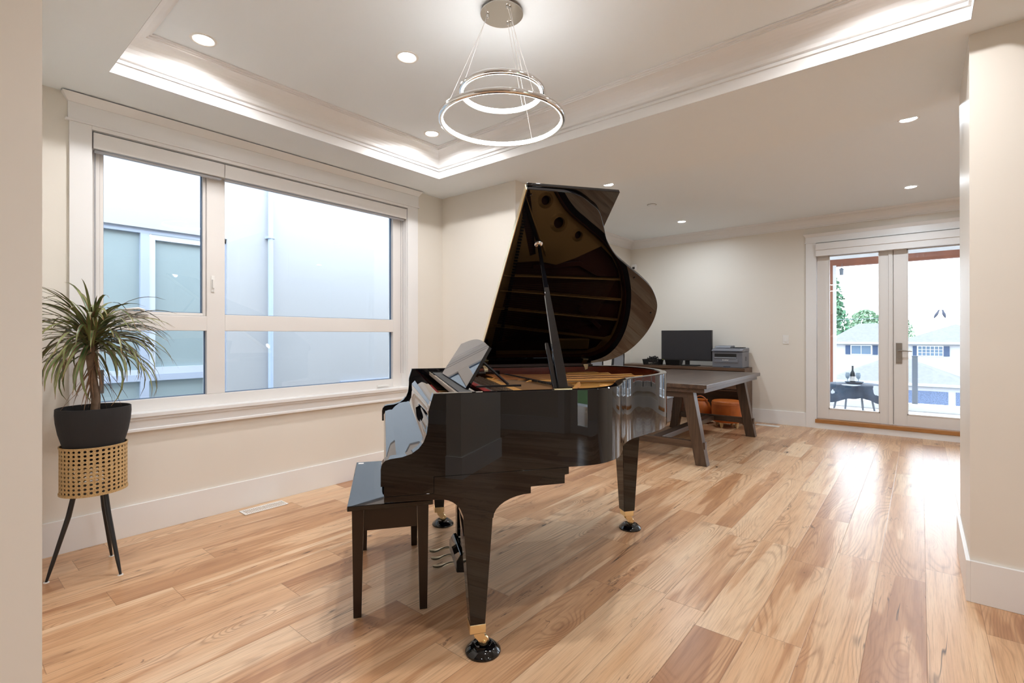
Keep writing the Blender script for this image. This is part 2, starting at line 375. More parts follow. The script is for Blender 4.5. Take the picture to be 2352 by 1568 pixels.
def tag(o, label=None, cat=None, group=None, kind=None):
    if label: o['label'] = label
    if cat: o['category'] = cat
    if group: o['group'] = group
    if kind: o['kind'] = kind
    return o
def thing(name, label, cat, loc=(0, 0, 0), rz=0.0, group=None):
    o = bpy.data.objects.new(name, None); COL.objects.link(o); o.location = loc; o.rotation_euler = (0, 0, rz); o.empty_display_size = 0.1
    return tag(o, label, cat, group)
def struct(name, mb, m, parent=None, **k):
    return mb.build(name, m, parent, kind=None if parent else 'structure', **k)
def dup(root, loc, label, rz=None):
    r = root.copy(); COL.objects.link(r); r.location = loc; r['label'] = label
    if rz is not None: r.rotation_euler = (0, 0, rz)
    for ch in list(root.children):
        c = ch.copy(); COL.objects.link(c); c.parent = r
        for g in ch.children:
            d = g.copy(); COL.objects.link(d); d.parent = c
    return r
def plate2d(outer, holes, z0, z1, name, m, parent):
    cu = bpy.data.curves.new(name, 'CURVE'); cu.dimensions = '2D'; cu.fill_mode = 'BOTH'; cu.extrude = (z1-z0)/2
    for poly in [outer] + holes:
        sp = cu.splines.new('POLY'); sp.points.add(len(poly)-1); sp.use_cyclic_u = True
        for q, (x, y) in zip(sp.points, poly): q.co = (x, y, 0, 1)
    t = bpy.data.objects.new('tmp', cu); COL.objects.link(t)
    dg = bpy.context.evaluated_depsgraph_get(); me = bpy.data.meshes.new_from_object(t.evaluated_get(dg))
    bpy.data.objects.remove(t); bpy.data.curves.remove(cu)
    for v in me.vertices: v.co.z += (z0+z1)/2
    me.materials.clear(); me.materials.append(m); me.name = name
    o = bpy.data.objects.new(name, me); COL.objects.link(o); o.parent = parent; return o
def catmull(pts, n=6):
    out = []
    for i in range(len(pts)-1):
        p0 = pts[max(i-1, 0)]; p1 = pts[i]; p2 = pts[i+1]; p3 = pts[min(i+2, len(pts)-1)]
        for k in range(n):
            t = k/n
            out.append(tuple(0.5*((2*b)+(c-a)*t+(2*a-5*b+4*c-d)*t*t+(-a+3*b-3*c+d)*t**3) for a, b, c, d in zip(p0, p1, p2, p3)))
    out.append(tuple(pts[-1])); return out
def offset(pts, d):   # offset an open polyline to its left by d
    out = []
    for i, p in enumerate(pts):
        a = Vector(pts[max(i-1, 0)]); b = Vector(pts[min(i+1, len(pts)-1)]); t = (b-a).normalized()
        out.append((p[0]-t.y*d, p[1]+t.x*d))
    return out

# ================================================================== ROOM SHELL
struct('floor', MB().box(XH-.2, XB+.2, YS-.2, YW+.2, -.1, 0), FLOORM)
# window wall with its opening
WX0, WX1, WZ0, WZ1 = 0.641, 2.88, 0.727, 2.365
w = MB(); T = 0.16
w.box(XH-.2, WX0, YW, YW+T, 0, 2.95); w.box(WX1, XB+.2, YW, YW+T, 0, 2.95); w.box(WX0, WX1, YW, YW+T, 0, WZ0-.003); w.box(WX0, WX1, YW, YW+T, WZ1, 2.95)
struct('wall_left', w, WALL)
# wall with the glazed doors
DY0, DY1, DZ1 = -0.58, 1.045, 2.385
w = MB(); w.box(XB, XB+T, DY1, YW, 0, 2.95); w.box(XB, XB+T, DY0, DY1, DZ1, 2.95)
w.box(XB, XB+T, -1.1, DY0, 0, 2.95); w.box(XB, XB+T, -3.4, -1.1, 2.3, 2.95); w.box(XB, XB+T, -3.4, -1.1, 0, .35); w.box(XB, XB+T, YS, -3.4, 0, 2.95)
struct('wall_back', w, WALL)
struct('wall_near', MB().box(0.05, XN, 1.581, YW, 0, HS), WALL)
struct('wall_pillar', MB().box(3.3225, XE, 2.7058, YW, 0, HS), WALL)
struct('wall_right', MB().box(3.0227, 3.74, YK, -0.1712, 0, HS), WALL)
struct('wall_side', MB().box(3.74, XB+.2, YS-T, YS, 0, 2.95), WALL)
w = MB(); w.box(XH, 0.55, YK-T, YK, 0, 2.95); w.box(1.45, 3.74, YK-T, YK, 0, 2.95); w.box(.55, 1.45, YK-T, YK, 2.2, 2.95); w.box(3.58, 3.74, YS-T, YK-T, 0, 2.95)
struct('wall_hall', w, WALL)
struct('wall_stub', MB().box(0.05, XN, -1.65, -0.80, 0, HS), WALL)
struct('baseboard_stub', MB().box(XN, XN+.015, -1.65, -0.80, 0, BB).box(.05, XN+.015, -.80, -.785, 0, BB), TRIM)
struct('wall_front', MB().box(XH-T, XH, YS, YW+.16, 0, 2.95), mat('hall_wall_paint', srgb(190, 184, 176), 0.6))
# ceilings
c = MB(); top = 2.95
c.box(XH, TX0, YS, YW, HS, top); c.box(TX1, XE, YS, YW, HS, top); c.box(TX0, TX1, YS, TY0, HS, top); c.box(TX0, TX1, TY1, YW, HS, top)
struct('ceiling', c, CEIL)
struct('ceiling_tray', MB().box(TX0, TX1, TY0, TY1, HT, top), CEIL)
struct('ceiling_far', MB().box(XE, XB, YS, YW, HF, top), CEIL)
# tray band and cornice: one moulded ring
def ring_profile(x0, x1, y0, y1, prof):
    return [[(x0+d, y0+d, z), (x1-d, y0+d, z), (x1-d, y1-d, z), (x0+d, y1-d, z)] for d, z in prof]
prof = [(0.001, HS+.0005), (0.001, 2.600), (0.010, 2.602), (0.010, 2.612), (0.004, 2.614), (0.004, 2.622), (0.012, 2.624)]
for i in range(9):
    a = i/8*PI/2; prof.append((0.125-0.108*math.cos(a), 2.628+0.098*math.sin(a)))
prof += [(0.125, 2.732), (0.134, 2.734), (0.134, 2.741), (0.146, 2.743), (0.146, HT-.0005)]
struct('trim_1', MB().rings(ring_profile(TX0, TX1, TY0, TY1, prof), True, False), TRIM)
# crown of the far room
def crown(pr):   # profile offset from wall, z
    return pr
cp = [(0, HF-.125), (0.010, HF-.125), (0.012, HF-.112), (0.020, HF-.110)]
for i in range(7):
    a = i/6*PI/2; cp.append((0.092-0.070*math.cos(a), HF-.104+0.078*math.sin(a)))
cp += [(0.094, HF-.020), (0.104, HF-.018), (0.110, HF-.001), (0, HF-.001)]
struct('trim_2', MB().prism([(XB-d, z) for d, z in cp], 1, YS, YW), TRIM)
struct('trim_3', MB().prism([(YW-d, z) for d, z in cp], 0, XE, XB), TRIM)
# baseboards
bt = 0.015
def bb(mb, x0, x1, y0, y1): return mb.box(x0, x1, y0, y1, 0, BB)
struct('baseboard_left', bb(bb(MB(), XN, 3.3225, YW-bt, YW), XE, XB, YW-bt, YW), TRIM, bevel=.002)
struct('baseboard_back', bb(bb(bb(MB(), XB-bt, XB, 1.151, YW), XB-bt, XB, YS, -1.0), XB-bt, XB, -1.0, -.69), TRIM, bevel=.002)
struct('baseboard_right', bb(bb(MB(), 3.0227-bt, 3.0227, YK, -0.1712), 3.0227-bt, 3.74, -0.1712, -0.1712+bt), TRIM, bevel=.002)
struct('baseboard_near', bb(bb(MB(), XN, XN+bt, 1.581, YW), 3.3225-bt, 3.3225, 2.7058, YW), TRIM, bevel=.002)
struct('baseboard_pillar', bb(MB(), 3.3225-bt, XE, 2.7058-bt, 2.7058), TRIM, bevel=.002)
struct('baseboard_side', bb(bb(bb(MB(), XH, .45, YK, YK+bt), 1.55, 3.0, YK, YK+bt), 3.74, XB, YS, YS+bt), TRIM)

# ------------------------------------------------------------------ window_1
win = thing('window_1', None, None); win['kind'] = 'structure'
YF = 3.70
f = MB()
f.box(WX0, 0.69, YF, YF+.07, WZ0, WZ1); f.box(2.777, WX1, YF, YF+.07, WZ0, WZ1)
f.box(0.69, 2.777, YF, YF+.07, WZ0, 0.80); f.box(0.69, 2.777, YF, YF+.07, 2.31, WZ1)
f.box(1.253, 1.366, YF, YF+.07, 0.80, 2.31); f.box(1.366, 2.777, YF, YF+.07, 1.227, 1.339); f.box(0.69, 1.253, YF, YF+.07, 1.227, 1.325)
f.build('window_frame', VINYL, win, bevel=.003)
s = MB(); x0, x1, z0, z1 = .692, 1.251, 1.327, 2.308; k = .018
s.box(x0, x0+k, YF+.012, YF+.06, z0, z1); s.box(x1-k, x1, YF+.012, YF+.06, z0, z1); s.box(x0+k, x1-k, YF+.012, YF+.06, z0, z0+k); s.box(x0+k, x1-k, YF+.012, YF+.06, z1-k, z1)
s.build('casement_sash', VINYL, win, bevel=.002)
for (a0, a1, b0, b1) in ((x0+k, x1-k, z0+k, z1-k), (.69, 1.253, .80, 1.227), (1.366, 2.777, .80, 1.227), (1.366, 2.777, 1.339, 2.31)):
    MB().box(a0, a1, YF+.038, YF+.044, b0, b1).build('window_pane', GLASS, win)
# dark glazing gaskets
g = MB()
for (a0, a1, b0, b1) in ((x0+k, x1-k, z0+k, z1-k), (.69, 1.253, .80, 1.227), (1.366, 2.777, .80, 1.227), (1.366, 2.777, 1.339, 2.31)):
    t = .004
    g.box(a0, a0+t, YF+.03, YF+.05, b0, b1); g.box(a1-t, a1, YF+.03, YF+.05, b0, b1); g.box(a0, a1, YF+.03, YF+.05, b0, b0+t)
g.build('glazing_gasket', mat('grey_gasket', srgb(96, 118, 146), .6), win)
# casing, head, stool, apron
s = MB(); s.box(.544, WX0, YW-.018, YW, WZ0, 2.385); s.box(WX1, 2.998, YW-.018, YW, WZ0, 2.385)
s.build('window_casing', TRIM, win, bevel=.002)
s = MB(); s.box(.528, 3.012, YW-.026, YW, 2.385, 2.398); s.box(.538, 3.004, YW-.02, YW, 2.398, 2.49)
s.box(WX0, WX1, YW-.0175, YW, WZ1-.002, 2.3848)
s.hexa([(.538, YW, 2.49), (3.004, YW, 2.49), (3.004, YW-.022, 2.49), (.538, YW-.022, 2.49)], [(.510, YW, 2.534), (3.030, YW, 2.534), (3.030, YW-.055, 2.534), (.510, YW-.055, 2.534)])
s.build('window_head', TRIM, win, bevel=.0015)
s = MB(); s.box(.51, 3.03, YW-.045, YW+.001, WZ0-.022, WZ0+.001); s.box(WX0, WX1, YW, YF+.03, WZ0-.0028, WZ0+.001); s.build('window_stool', TRIM, win, bevel=.005, seg=3)
s = MB(); s.box(.535, 3.0, YW-.022, YW, .630, WZ0-.022)
s.box(.52, 3.015, YW-.032, YW, WZ0-.042, WZ0-.022); s.box(.53, 3.005, YW-.028, YW, .618, .636)
s.build('window_apron', TRIM, win, bevel=.003)
s = MB(); s.box(WX0, WX0+.004, YW, YF, WZ0, WZ1); s.box(WX1-.004, WX1, YW, YF, WZ0, WZ1); s.box(WX0, WX1, YW, YF, WZ1-.004, WZ1)
s.build('window_jamb', TRIM, win)
# casement lock and crank
s = MB(); s.box(1.278, 1.298, YF-.008, YF, 1.49, 1.60); s.box(1.282, 1.293, YF-.022, YF-.006, 1.515, 1.575); s.build('window_latch', WHITEP, win, bevel=.003)
s = MB(); s.box(.80, .93, YF-.018, YF, 1.327, 1.345); s.tube([(.90, YF-.02, 1.35), (.87, YF-.03, 1.362), (.80, YF-.028, 1.352)], [.009, .007, .006]); s.build('window_crank', WHITEP, win, smooth=40)
s = MB(); s.box(2.60, 2.72, YF-.012, YF+.002, .742, .756); s.build('window_tab', WHITEP, win)

# blinds (rolled up in cassettes)
def blind(xa, xb, label):
    t = thing('roller_blind', label, 'blind', ((xa+xb)/2, YW+.02, 2.27), group='rolled up blinds at the top of the wide window')
    cx = (xa+xb)/2; ox, oy, oz = cx, YW+.02, 2.27
    def L(mb, n, m, **k): mb.xf(Matrix.Translation((-ox, -oy, -oz))); return mb.build(n, m, t, **k)
    L(MB().prism([(YW-.012, 2.262), (YW-.014, 2.352), (YW+.055, 2.354), (YW+.055, 2.268)], 0, xa, xb), 'cassette', SHADE, bevel=.003)
    L(MB().box(xa+.01, xb-.01, YW+.012, YW+.040, 2.248, 2.2615), 'bottom_bar', mat('pale_bar', srgb(196, 200, 206), .4), bevel=.003)
    return t
b1 = blind(.648, 1.3355, 'short white roller blind cassette at the left end of the wide window')
b2 = blind(1.3385, 2.873, 'long white roller blind cassette over the right part of the wide window')
s = MB()
s.xf(Matrix.Identity(4))
pts = lambda X, Y, z0, z1: [(X, Y, z0), (X, Y, (z0+z1)/2), (X, Y, z1)]
s = MB().tube(pts(.660-(.648+1.3355)/2, .012-.02+.02, -.001, -1.35), .0016, 6).tube(pts(.668-(.648+1.3355)/2, .03, -.001, -1.35), .0016, 6)
s.build('pull_chain', mat('bead_chain', srgb(150, 150, 155), .4), b1)
s = MB().tube(pts(2.862-(1.3385+2.873)/2, .012, -.001, -1.42), .0014, 6).tube(pts(2.852-(1.3385+2.873)/2, .03, -.001, -1.42), .0014, 6)
s.build('pull_chain', MATS['bead_chain'], b2)

# ------------------------------------------------------------------ door_1 (glazed double door)
dr = thing('door_1', None, None); dr['kind'] = 'structure'
s = MB(); s.box(XB-.02, XB, 1.036, 1.151, 0, 2.39); s.box(XB-.02, XB, -.69, -.575, 0, 2.39); s.build('door_casing', TRIM, dr, bevel=.002)
s = MB(); s.box(XB-.028, XB, -.705, 1.166, 2.385, 2.398); s.box(XB-.022, XB, -.695, 1.155, 2.398, 2.465)
s.hexa([(XB, -.695, 2.465), (XB-.024, -.695, 2.465), (XB-.024, 1.155, 2.465), (XB, 1.155, 2.465)], [(XB, -.72, 2.502), (XB-.058, -.72, 2.502), (XB-.058, 1.180, 2.502), (XB, 1.180, 2.502)])
s.build('door_head', TRIM, dr, bevel=.0015)
s = MB(); s.box(XB-.035, XB+.12, -.575, 1.046, .073, .118); s.build('door_sill', OAK, dr, bevel=.004)
s = MB(); s.box(XB-.022, XB+.10, -.575, 1.046, 0, .073); s.build('door_riser', TRIM, dr)
XD = XB+.045
s = MB(); s.box(XD-.04, XD+.06, 1.036, 1.045, .118, DZ1); s.box(XD-.04, XD+.06, -.58, -.572, .118, DZ1); s.box(XD-.04, XD+.06, -.58, 1.045, 2.30, DZ1); s.build('door_frame', TRIM, dr)
def leaf(y0, y1, g0, g1, nm='door_leaf'):
    s = MB(); zb, zt, gb, gt = .122, 2.298, .252, 2.215
    s.box(XD, XD+.044, y0, g0, zb, zt); s.box(XD, XD+.044, g1, y1, zb, zt); s.box(XD, XD+.044, g0, g1, zb, gb); s.box(XD, XD+.044, g0, g1, gt, zt)
    l = s.build(nm, VINYL, dr, bevel=.002)
    t = .012; q = MB(); q.box(XD-.004, XD+.02, g0, g0+t, gb, gt); q.box(XD-.004, XD+.02, g1-t, g1, gb, gt); q.box(XD-.004, XD+.02, g0, g1, gb, gb+t); q.box(XD-.004, XD+.02, g0, g1, gt-t, gt)
    q.build('glazing_bead', VINYL, l, bevel=.001)
    MB().box(XD+.018, XD+.026, g0, g1, gb, gt).build('door_pane', GLASS, l)
    return l
la = leaf(.252, 1.033, .38, .906); lb = leaf(-.570, .247, -.44, .121)
MB().box(XD+.045, XD+.053, .225, .275, .122, 2.298).build('meeting_cover', VINYL, la)
MB().box(XD-.014, XD, .262, .295, .122, 2.298).build('astragal', VINYL, la, bevel=.002)
h = MB(); h.box(XD-.008, XD, .166, .225, .858, 1.105); hp = h.build('handle_plate', NICKEL, lb, bevel=.003)
h = MB(); h.tube([(XD-.006, .196, 1.012), (XD-.045, .196, 1.012), (XD-.05, .185, 1.012), (XD-.05, .075, 1.008)], [.009, .009, .009, .007]); h.build('door_handle', NICKEL, hp, smooth=40)
h = MB(); h.tube([(XD-.008, .196, .925), (XD-.018, .196, .925)], .011, 14); h.build('lock_cylinder', CHROME, hp, smooth=40)

db = thing('roller_blind', 'white roller blind cassette across the top of the glazed double door', 'blind', (XB-.03, .235, 2.21))
s = MB(); s.box(-.03, .028, -.80, .80, .076, .162); s.build('cassette', SHADE, db, bevel=.004)
s = MB(); s.box(-.018, .028, -.80, .80, 0, .076); s.build('bottom_bar', SHADE, db, bevel=.002)

# windows of the living room side, seen as reflections in the piano
w2 = thing('window_2', None, None); w2['kind'] = 'structure'
s = MB()
for y in (-3.4, -2.66, -1.92, -1.18): s.box(XB+.03, XB+.09, y, y+.08, .35, 2.3)
s.box(XB+.03, XB+.09, -3.4, -1.1, .35, .43); s.box(XB+.03, XB+.09, -3.4, -1.1, 2.22, 2.3); s.build('window_frame', VINYL, w2)
MB().box(XB+.058, XB+.064, -3.4, -1.1, .40, 2.25).build('window_pane', GLASS, w2)
s = MB(); s.box(XB-.018, XB, -3.5, -3.4, .3, 2.4); s.box(XB-.018, XB, -1.1, -1.0, .3, 2.4); s.box(XB-.02, XB, -3.5, -1.0, 2.3, 2.42); s.box(XB-.03, XB, -3.5, -1.0, .27, .35); s.build('window_casing', TRIM, w2)
d2 = thing('door_2', None, None); d2['kind'] = 'structure'
s = MB(); s.box(.55, .64, YK-.08, YK-.02, 0, 2.2); s.box(1.36, 1.45, YK-.08, YK-.02, 0, 2.2); s.box(.64, 1.36, YK-.08, YK-.02, 2.10, 2.2); s.box(.64, 1.36, YK-.08, YK-.02, 0, .10); s.build('door_leaf', VINYL, d2)
MB().box(.64, 1.36, YK-.054, YK-.048, .1, 2.10).build('door_pane', GLASS, d2)
s = MB(); s.box(.45, .55, YK, YK+.018, 0, 2.3); s.box(1.45, 1.55, YK, YK+.018, 0, 2.3); s.box(.45, 1.55, YK, YK+.02, 2.2, 2.32); s.build('door_casing', TRIM, d2)

# ------------------------------------------------------------------ wall fittings and registers
sw = thing('light_switch', 'white rocker light switch on the wall left of the glazed door', 'switch', (XB, 1.387, 1.139))
MB().box(-.007, 0, -.036, .036, -.058, .058).build('cover_plate', WHITEP, sw, bevel=.002)
MB().box(-.012, -.007, -.016, .016, -.033, .033).build('rocker', WHITEP, sw, bevel=.002)
se = thing('motion_sensor', 'small white corner sensor box high on the far wall beside the raised piano lid', 'sensor', (XB, 3.56, 2.30))
MB().box(-.05, 0, -.04, .04, -.05, .045).build('housing', WHITEP, se, bevel=.01)
MB().box(-.053, -.05, -.02, .02, -.035, .0).build('lens', DKPL, se)
def register(name, label, x0, x1, y0, y1, lengthwise):
    t = thing(name, label, 'vent', ((x0+x1)/2, (y0+y1)/2, 0)); hx, hy = (x1-x0)/2, (y1-y0)/2
    s = MB(); k = .012
    s.box(-hx, hx, -hy, -hy+k, 0, .006); s.box(-hx, hx, hy-k, hy, 0, .006); s.box(-hx, -hx+k, -hy+k, hy-k, 0, .006); s.box(hx-k, hx, -hy+k, hy-k, 0, .006)
    s.build('frame', WHITEP, t, bevel=.002)
    s = MB(); n = 22
    for i in range(n):
        if lengthwise: a = -hx+k+(2*hx-2*k)*(i+.2)/n; s.box(a, a+.0065, -hy+k, hy-k, 0, .004)
        else: a = -hy+k+(2*hy-2*k)*(i+.2)/n; s.box(-hx+k, hx-k, a, a+.0065, 0, .004)
    s.build('louvre', WHITEP, t)
    MB().box(-hx+k, hx-k, -hy+k, hy-k, 0, .0008).build('duct_shadow', mat('duct_beige', srgb(190, 160, 130), .8), t)
register('floor_register', 'white slotted floor register beside the baseboard below the wide window', 1.400, 1.690, 3.455, 3.560, True)
register('floor_register', 'white slotted floor register at the far baseboard near the glazed door', 7.150, 7.245, 1.42, 1.70, False)

# ------------------------------------------------------------------ recessed lights
DL_E = 30.0
LW = mat('warm_downlight_lens', (0.9, 0.9, 0.9), .4, emit=(1.0, .93, .80), estr=DL_E)
LC = mat('cool_downlight_lens', (0.9, 0.9, 0.9), .4, emit=(.93, .96, 1.0), estr=DL_E)
def downlight(x, y, z, warm, label, power, grp):
    t = thing('recessed_light', label, 'ceiling light', (x, y, z), group=grp)
    R = [(.046, -.001), (.050, -.004), (.060, -.005), (.064, -.0005)]
    s = MB().rings([[(r*math.cos(2*PI*i/32), r*math.sin(2*PI*i/32), zz) for i in range(32)] for r, zz in R], True, False)
    s.build('trim_ring', WHITEP, t, smooth=60)
    MB().lathe([(.0001, -.0015), (.046, -.0015), (.047, -.0005)], n=32, caps=False).build('lens', LW if warm else LC, t)
    lamp('lamp', (0, 0, -.010), power, WARM if warm else COOL, .085, 165, t)
    return t
G1 = 'recessed lights in the tray ceiling'; G2 = 'recessed lights in the far ceiling'
downlight(.968, 2.905, HT, True, 'recessed ceiling light nearest the left end of the wide window', P_TRAY, G1)
downlight(1.755, 2.21, HT, True, 'recessed tray ceiling light nearest the chandelier plate, between the other two tray lights', P_TRAY, G1)
downlight(2.54, 2.90, HT, True, 'recessed ceiling light in the inner corner of the tray, right beside the larger chandelier ring', P_TRAY, G1)
for (x, y, l) in ((.968, .12, 'recessed tray ceiling light straight above the camera'), (1.755, .81, 'recessed tray ceiling light on the camera side of the chandelier'), (2.54, .12, 'recessed tray ceiling light nearest the right wall end')):
    downlight(x, y, HT, True, l, P_TRAY, G1)
downlight(4.462, .062, HF, False, 'recessed ceiling light on the right, the one closer to the tray ceiling', P_FAR, G2)
downlight(6.51, .074, HF, False, 'recessed ceiling light above the glazed double door', P_FAR, G2)
downlight(6.53, 2.454, HF, False, 'recessed ceiling light over the desk and monitor', P_FAR, G2)
downlight(4.454, 2.42, HF, False, 'recessed ceiling light just above the raised piano lid', P_FAR, G2)
for (x, y, l) in ((5.5, -2.4, 'recessed living room ceiling light behind the right wall end'), (5.5, -4.2, 'recessed living room ceiling light nearest the side wall')): downlight(x, y, HF, False, l, P_FAR, G2)
for (x, y, l) in ((-1.3, -.6, 'added unseen hall fill light behind the camera'), (.8, -2.2, 'added unseen hall fill light before the garden door'), (-1.5, 2.0, 'added unseen hall fill light behind the near wall')): downlight(x, y, HS, True, l, P_HALL_FILL, 'added unseen fill lights in the hall')  # hall lamps added out of view to brighten the near and right walls
sd = thing('smoke_alarm', 'thin flush white disc on the far ceiling between two recessed lights', 'smoke alarm', (5.463, 2.405, HF))
MB().lathe([(.0001, -.006), (.044, -.006), (.048, -.003), (.049, 0)], n=32).build('cover', CEIL, sd, smooth=40)
MB().lathe([(.049, -.0005), (.051, -.004), (.053, -.0005)], n=32, caps=False).build('rim', mat('dark_rim', srgb(120, 112, 104), .6), sd)

# ================================================================== CHANDELIER
CX, CY = 1.792, 1.543
ch = thing('ring_chandelier', 'chrome chandelier of two lit rings hanging on thin wires from a round plate', 'chandelier', (CX, CY, HT))
MB().lathe([(.088, 0), (.088, -.018)], n=48).build('canopy', CHROME, ch, smooth=40)
pl = MB().lathe([(.0001, -.018), (.100, -.018), (.102, -.019), (.102, -.022), (.0001, -.022)], n=64, caps=False).build('canopy_plate', mat('brushed_plate', (.50, .47, .42), .12, metal=1.0), ch, smooth=40)
def ring(R, z):
    prof = [(-.006, -.011), (-.006, .010), (-.002, .013), (.004, .013), (.009, .007), (.0105, 0), (.009, -.007), (.004, -.012), (-.002, -.013)]
    n = 96
    s = MB().rings([[((R+d)*math.cos(2*PI*i/n), (R+d)*math.sin(2*PI*i/n), z+q) for d, q in prof] for i in range(n)], True, False, loop=True)
    r = s.build('light_ring', CHROME, ch, smooth=45)
    s = MB(); prof = [(-.0065, -.0105), (-.0105, -.009), (-.0105, .009), (-.0065, .0105)]
    s.rings([[((R+d*(1+.12*(i % 2)))*math.cos(2*PI*i/n), (R+d*(1+.12*(i % 2)))*math.sin(2*PI*i/n), z+q) for d, q in prof] for i in range(n)], True, False, loop=True)
    s.build('crystal_strip', CRYSTAL, r)
Z1, Z2 = 2.354-HT, 2.221-HT
ring(.196, Z1); ring(.293, Z2)
for k, (R, zz, off) in enumerate(((.196, Z1+.012, .13), (.293, Z2+.012, -.10))):
    for j in range(3):
        an = math.radians(128 + 120*j); a0 = an + off
        p0 = (.068*math.cos(a0), .068*math.sin(a0), -.022); p1 = (R*math.cos(an), R*math.sin(an), zz)
        MB().tube([p0, p1], .0011, 6).build('wire', mat('steel_wire', (.8, .78, .76), .3, metal=.6), ch)
        s = MB().tube([(p0[0], p0[1], -.0215), (p0[0], p0[1], -.026), (p0[0], p0[1], -.033)], [.0065, .006, .003], 10); s.build('cable_gripper', CHROME, ch, smooth=40)

# ================================================================== PIANO  (x = length, y = towards the bass side)
PX, PY, PR = 1.373, 1.274, math.radians(-35.85)
pn = thing('grand_piano', 'glossy black baby grand piano with its lid raised on a prop stick', 'piano', (PX, PY, 0), PR)
ZR, ZB = .985, .690          # rim top and bottom
B0, B1 = -.065, 1.372
ctrl = [(-.195, B0), (-.05, B0), (.12, B0), (.30, B0), (.42, B0+.004), (.50, -.030), (.575, .030), (.640, .125), (.705, .235), (.790, .330),
        (.895, .402), (1.015, .480), (1.115, .565), (1.195, .665), (1.245, .775), (1.277, .895), (1.286, 1.04), (1.262, 1.18), (1.205, 1.285), (1.120, 1.345), (1.00, B1), (.80, B1), (.40, B1), (.05, B1), (-.195, B1)]
OUT = catmull(ctrl, 8)
INN = offset(OUT, .036)
def wall_strip(outer, inner, z0, z1, name, m, parent):
    s = MB(); R = [[(o[0], o[1], z0), (o[0], o[1], z1-.003), (o[0]*.93+i[0]*.07, o[1]*.93+i[1]*.07, z1), (o[0]*.07+i[0]*.93, o[1]*.07+i[1]*.93, z1), (i[0], i[1], z1-.003), (i[0], i[1], z0)] for o, i in zip(outer, inner)]
    s.rings(R, True, True); return s.build(name, m, parent, smooth=38)
rim = wall_strip(OUT, INN, ZB, ZR, 'rim', BLACK, pn)
IN2 = offset(INN, .004); k0 = next(i for i, p in enumerate(INN) if p[0] > -.05); k1 = len(INN)-1-next(i for i, p in enumerate(reversed(INN)) if p[0] > -.05)
a_, b_ = INN[k0:k1], IN2[k0:k1]
s = MB(); s.rings([[(o[0], o[1], .86), (o[0], o[1], ZR-.006), (i[0], i[1], ZR-.006), (i[0], i[1], .86)] for o, i in zip(offset(a_, .0005), b_)], True, True)
s.build('inner_rim', MAHOG, pn, smooth=38)
# soundboard
s = MB(); s.prism(b_, 2, .862, .868); s.build('soundboard', SOUND, pn)
# keybed and stepped underside
s = MB(); s.box(-.330, .20, B0+.02, B1-.02, .625, ZB); s.build('keybed', BLACK, pn, bevel=.002)
s = MB(); s.prism([(p[0], p[1]) for p in offset(OUT[20:-20], .05)], 2, ZB+.01, ZB+.03); s.build('bottom_board', SATIN, pn)
for bc in (.25, .55, .85, 1.15):
    pass
s = MB(); s.box(.20, 1.15, .93, 1.0, .60, .70); s.box(.20, .80, .48, .54, .62, .70); s.build('brace_beam', BLACK, pn, bevel=.004)
# cheeks
arc = [(-.195, ZR), (-.204, .955), (-.213, .925), (-.214, .885), (-.219, .845), (-.230, .815), (-.247, .793), (-.272, .776), (-.305, .766), (-.345, .762), (-.362, .757), (-.373, .745), (-.377, .728)]
def cheek(y0, y1):
    poly = arc + [(-.377, .668), (-.366, .668), (-.366, .632), (-.20, .632), (-.195, .632)]
    s = MB().prism(poly, 1, y0, y1); return s.build('cheek', BLACK, pn, smooth=28)
cheek(B0, B0+.052); cheek(B1-.052, B1)
# closed fallboard, key slip
fa = [(-.362, .700), (-.366, .728), (-.358, .742), (-.340, .748), (-.300, .752), (-.268, .760), (-.240, .776), (-.221, .800), (-.210, .830), (-.204, .870), (-.202, .905), (-.190, .930), (-.165, .938), (-.150, .938)]
bk = [(-.150, .926), (-.185, .915), (-.190, .870), (-.197, .830), (-.210, .808), (-.235, .790), (-.27, .776), (-.345, .738), (-.350, .700)]
s = MB().prism(fa+bk, 1, B0+.053, B1-.053); s.build('fallboard', BLACK, pn, smooth=40)
s = MB().box(-.352, -.330, B0+.053, B1-.053, .645, .700); s.build('key_slip', BLACK, pn, bevel=.003)
s = MB().box(-.15, -.135, B0+.053, B1-.053, .70, .936); s.build('name_board', BLACK, pn)
# legs: bracket block and tapered shaft
def front_leg(bc, sgn):
    g = MB(); al = []
    for i in range(9):
        t = i/8*PI/2; al.append((-.175+.088*math.sin(t), .606-.084*(1-math.cos(t))))
    ar = []
    for i in range(9):
        t = i/8*PI/2; ar.append((.023+.144*(1-math.sin(t)), .601-.079*(1-math.cos(t))))
    # al runs from (-.175,.606) to (-.087,.522); ar from (.167,.601) to (.023,.522)
    poly = [(-.366, .6315), (-.366, .612)] + al + list(reversed([(x, z) for x, z in reversed(list(reversed(ar)))]))[::-1] + []
    ar_up = [(x, z) for x, z in ar]            # left to right upward order
    ar_up = sorted(ar_up, key=lambda p: p[0])
    poly = [(-.366, .6315), (-.366, .612)] + al + ar_up + [(.167, .626), (.302, .628), (.302, .661), (.319, .663), (.319, ZB-.0005), (-.195, ZB-.0005), (-.195, .6315)]
    y0, y1 = (B0+.0008, bc+.06) if sgn < 0 else (bc-.06, B1-.0008)
    lb = MB().prism(poly, 1, y0, y1).build('leg_bracket', BLACK, pn, smooth=30, bevel=.002)
    cx = -.032; ht, hb_ = .055, .029
    yf = .055
    s = MB().hexa([(-.057, bc-.030, .117), (-.001, bc-.030, .117), (-.001, bc+.030, .117), (-.057, bc+.030, .117)],
                  [(-.087, bc-.055, .5222), (.023, bc-.055, .5222), (.023, bc+.055, .5222), (-.087, bc+.055, .5222)])
    l = s.build('leg', BLACK, pn, bevel=.003)
    ferrule(l, -.029, bc)
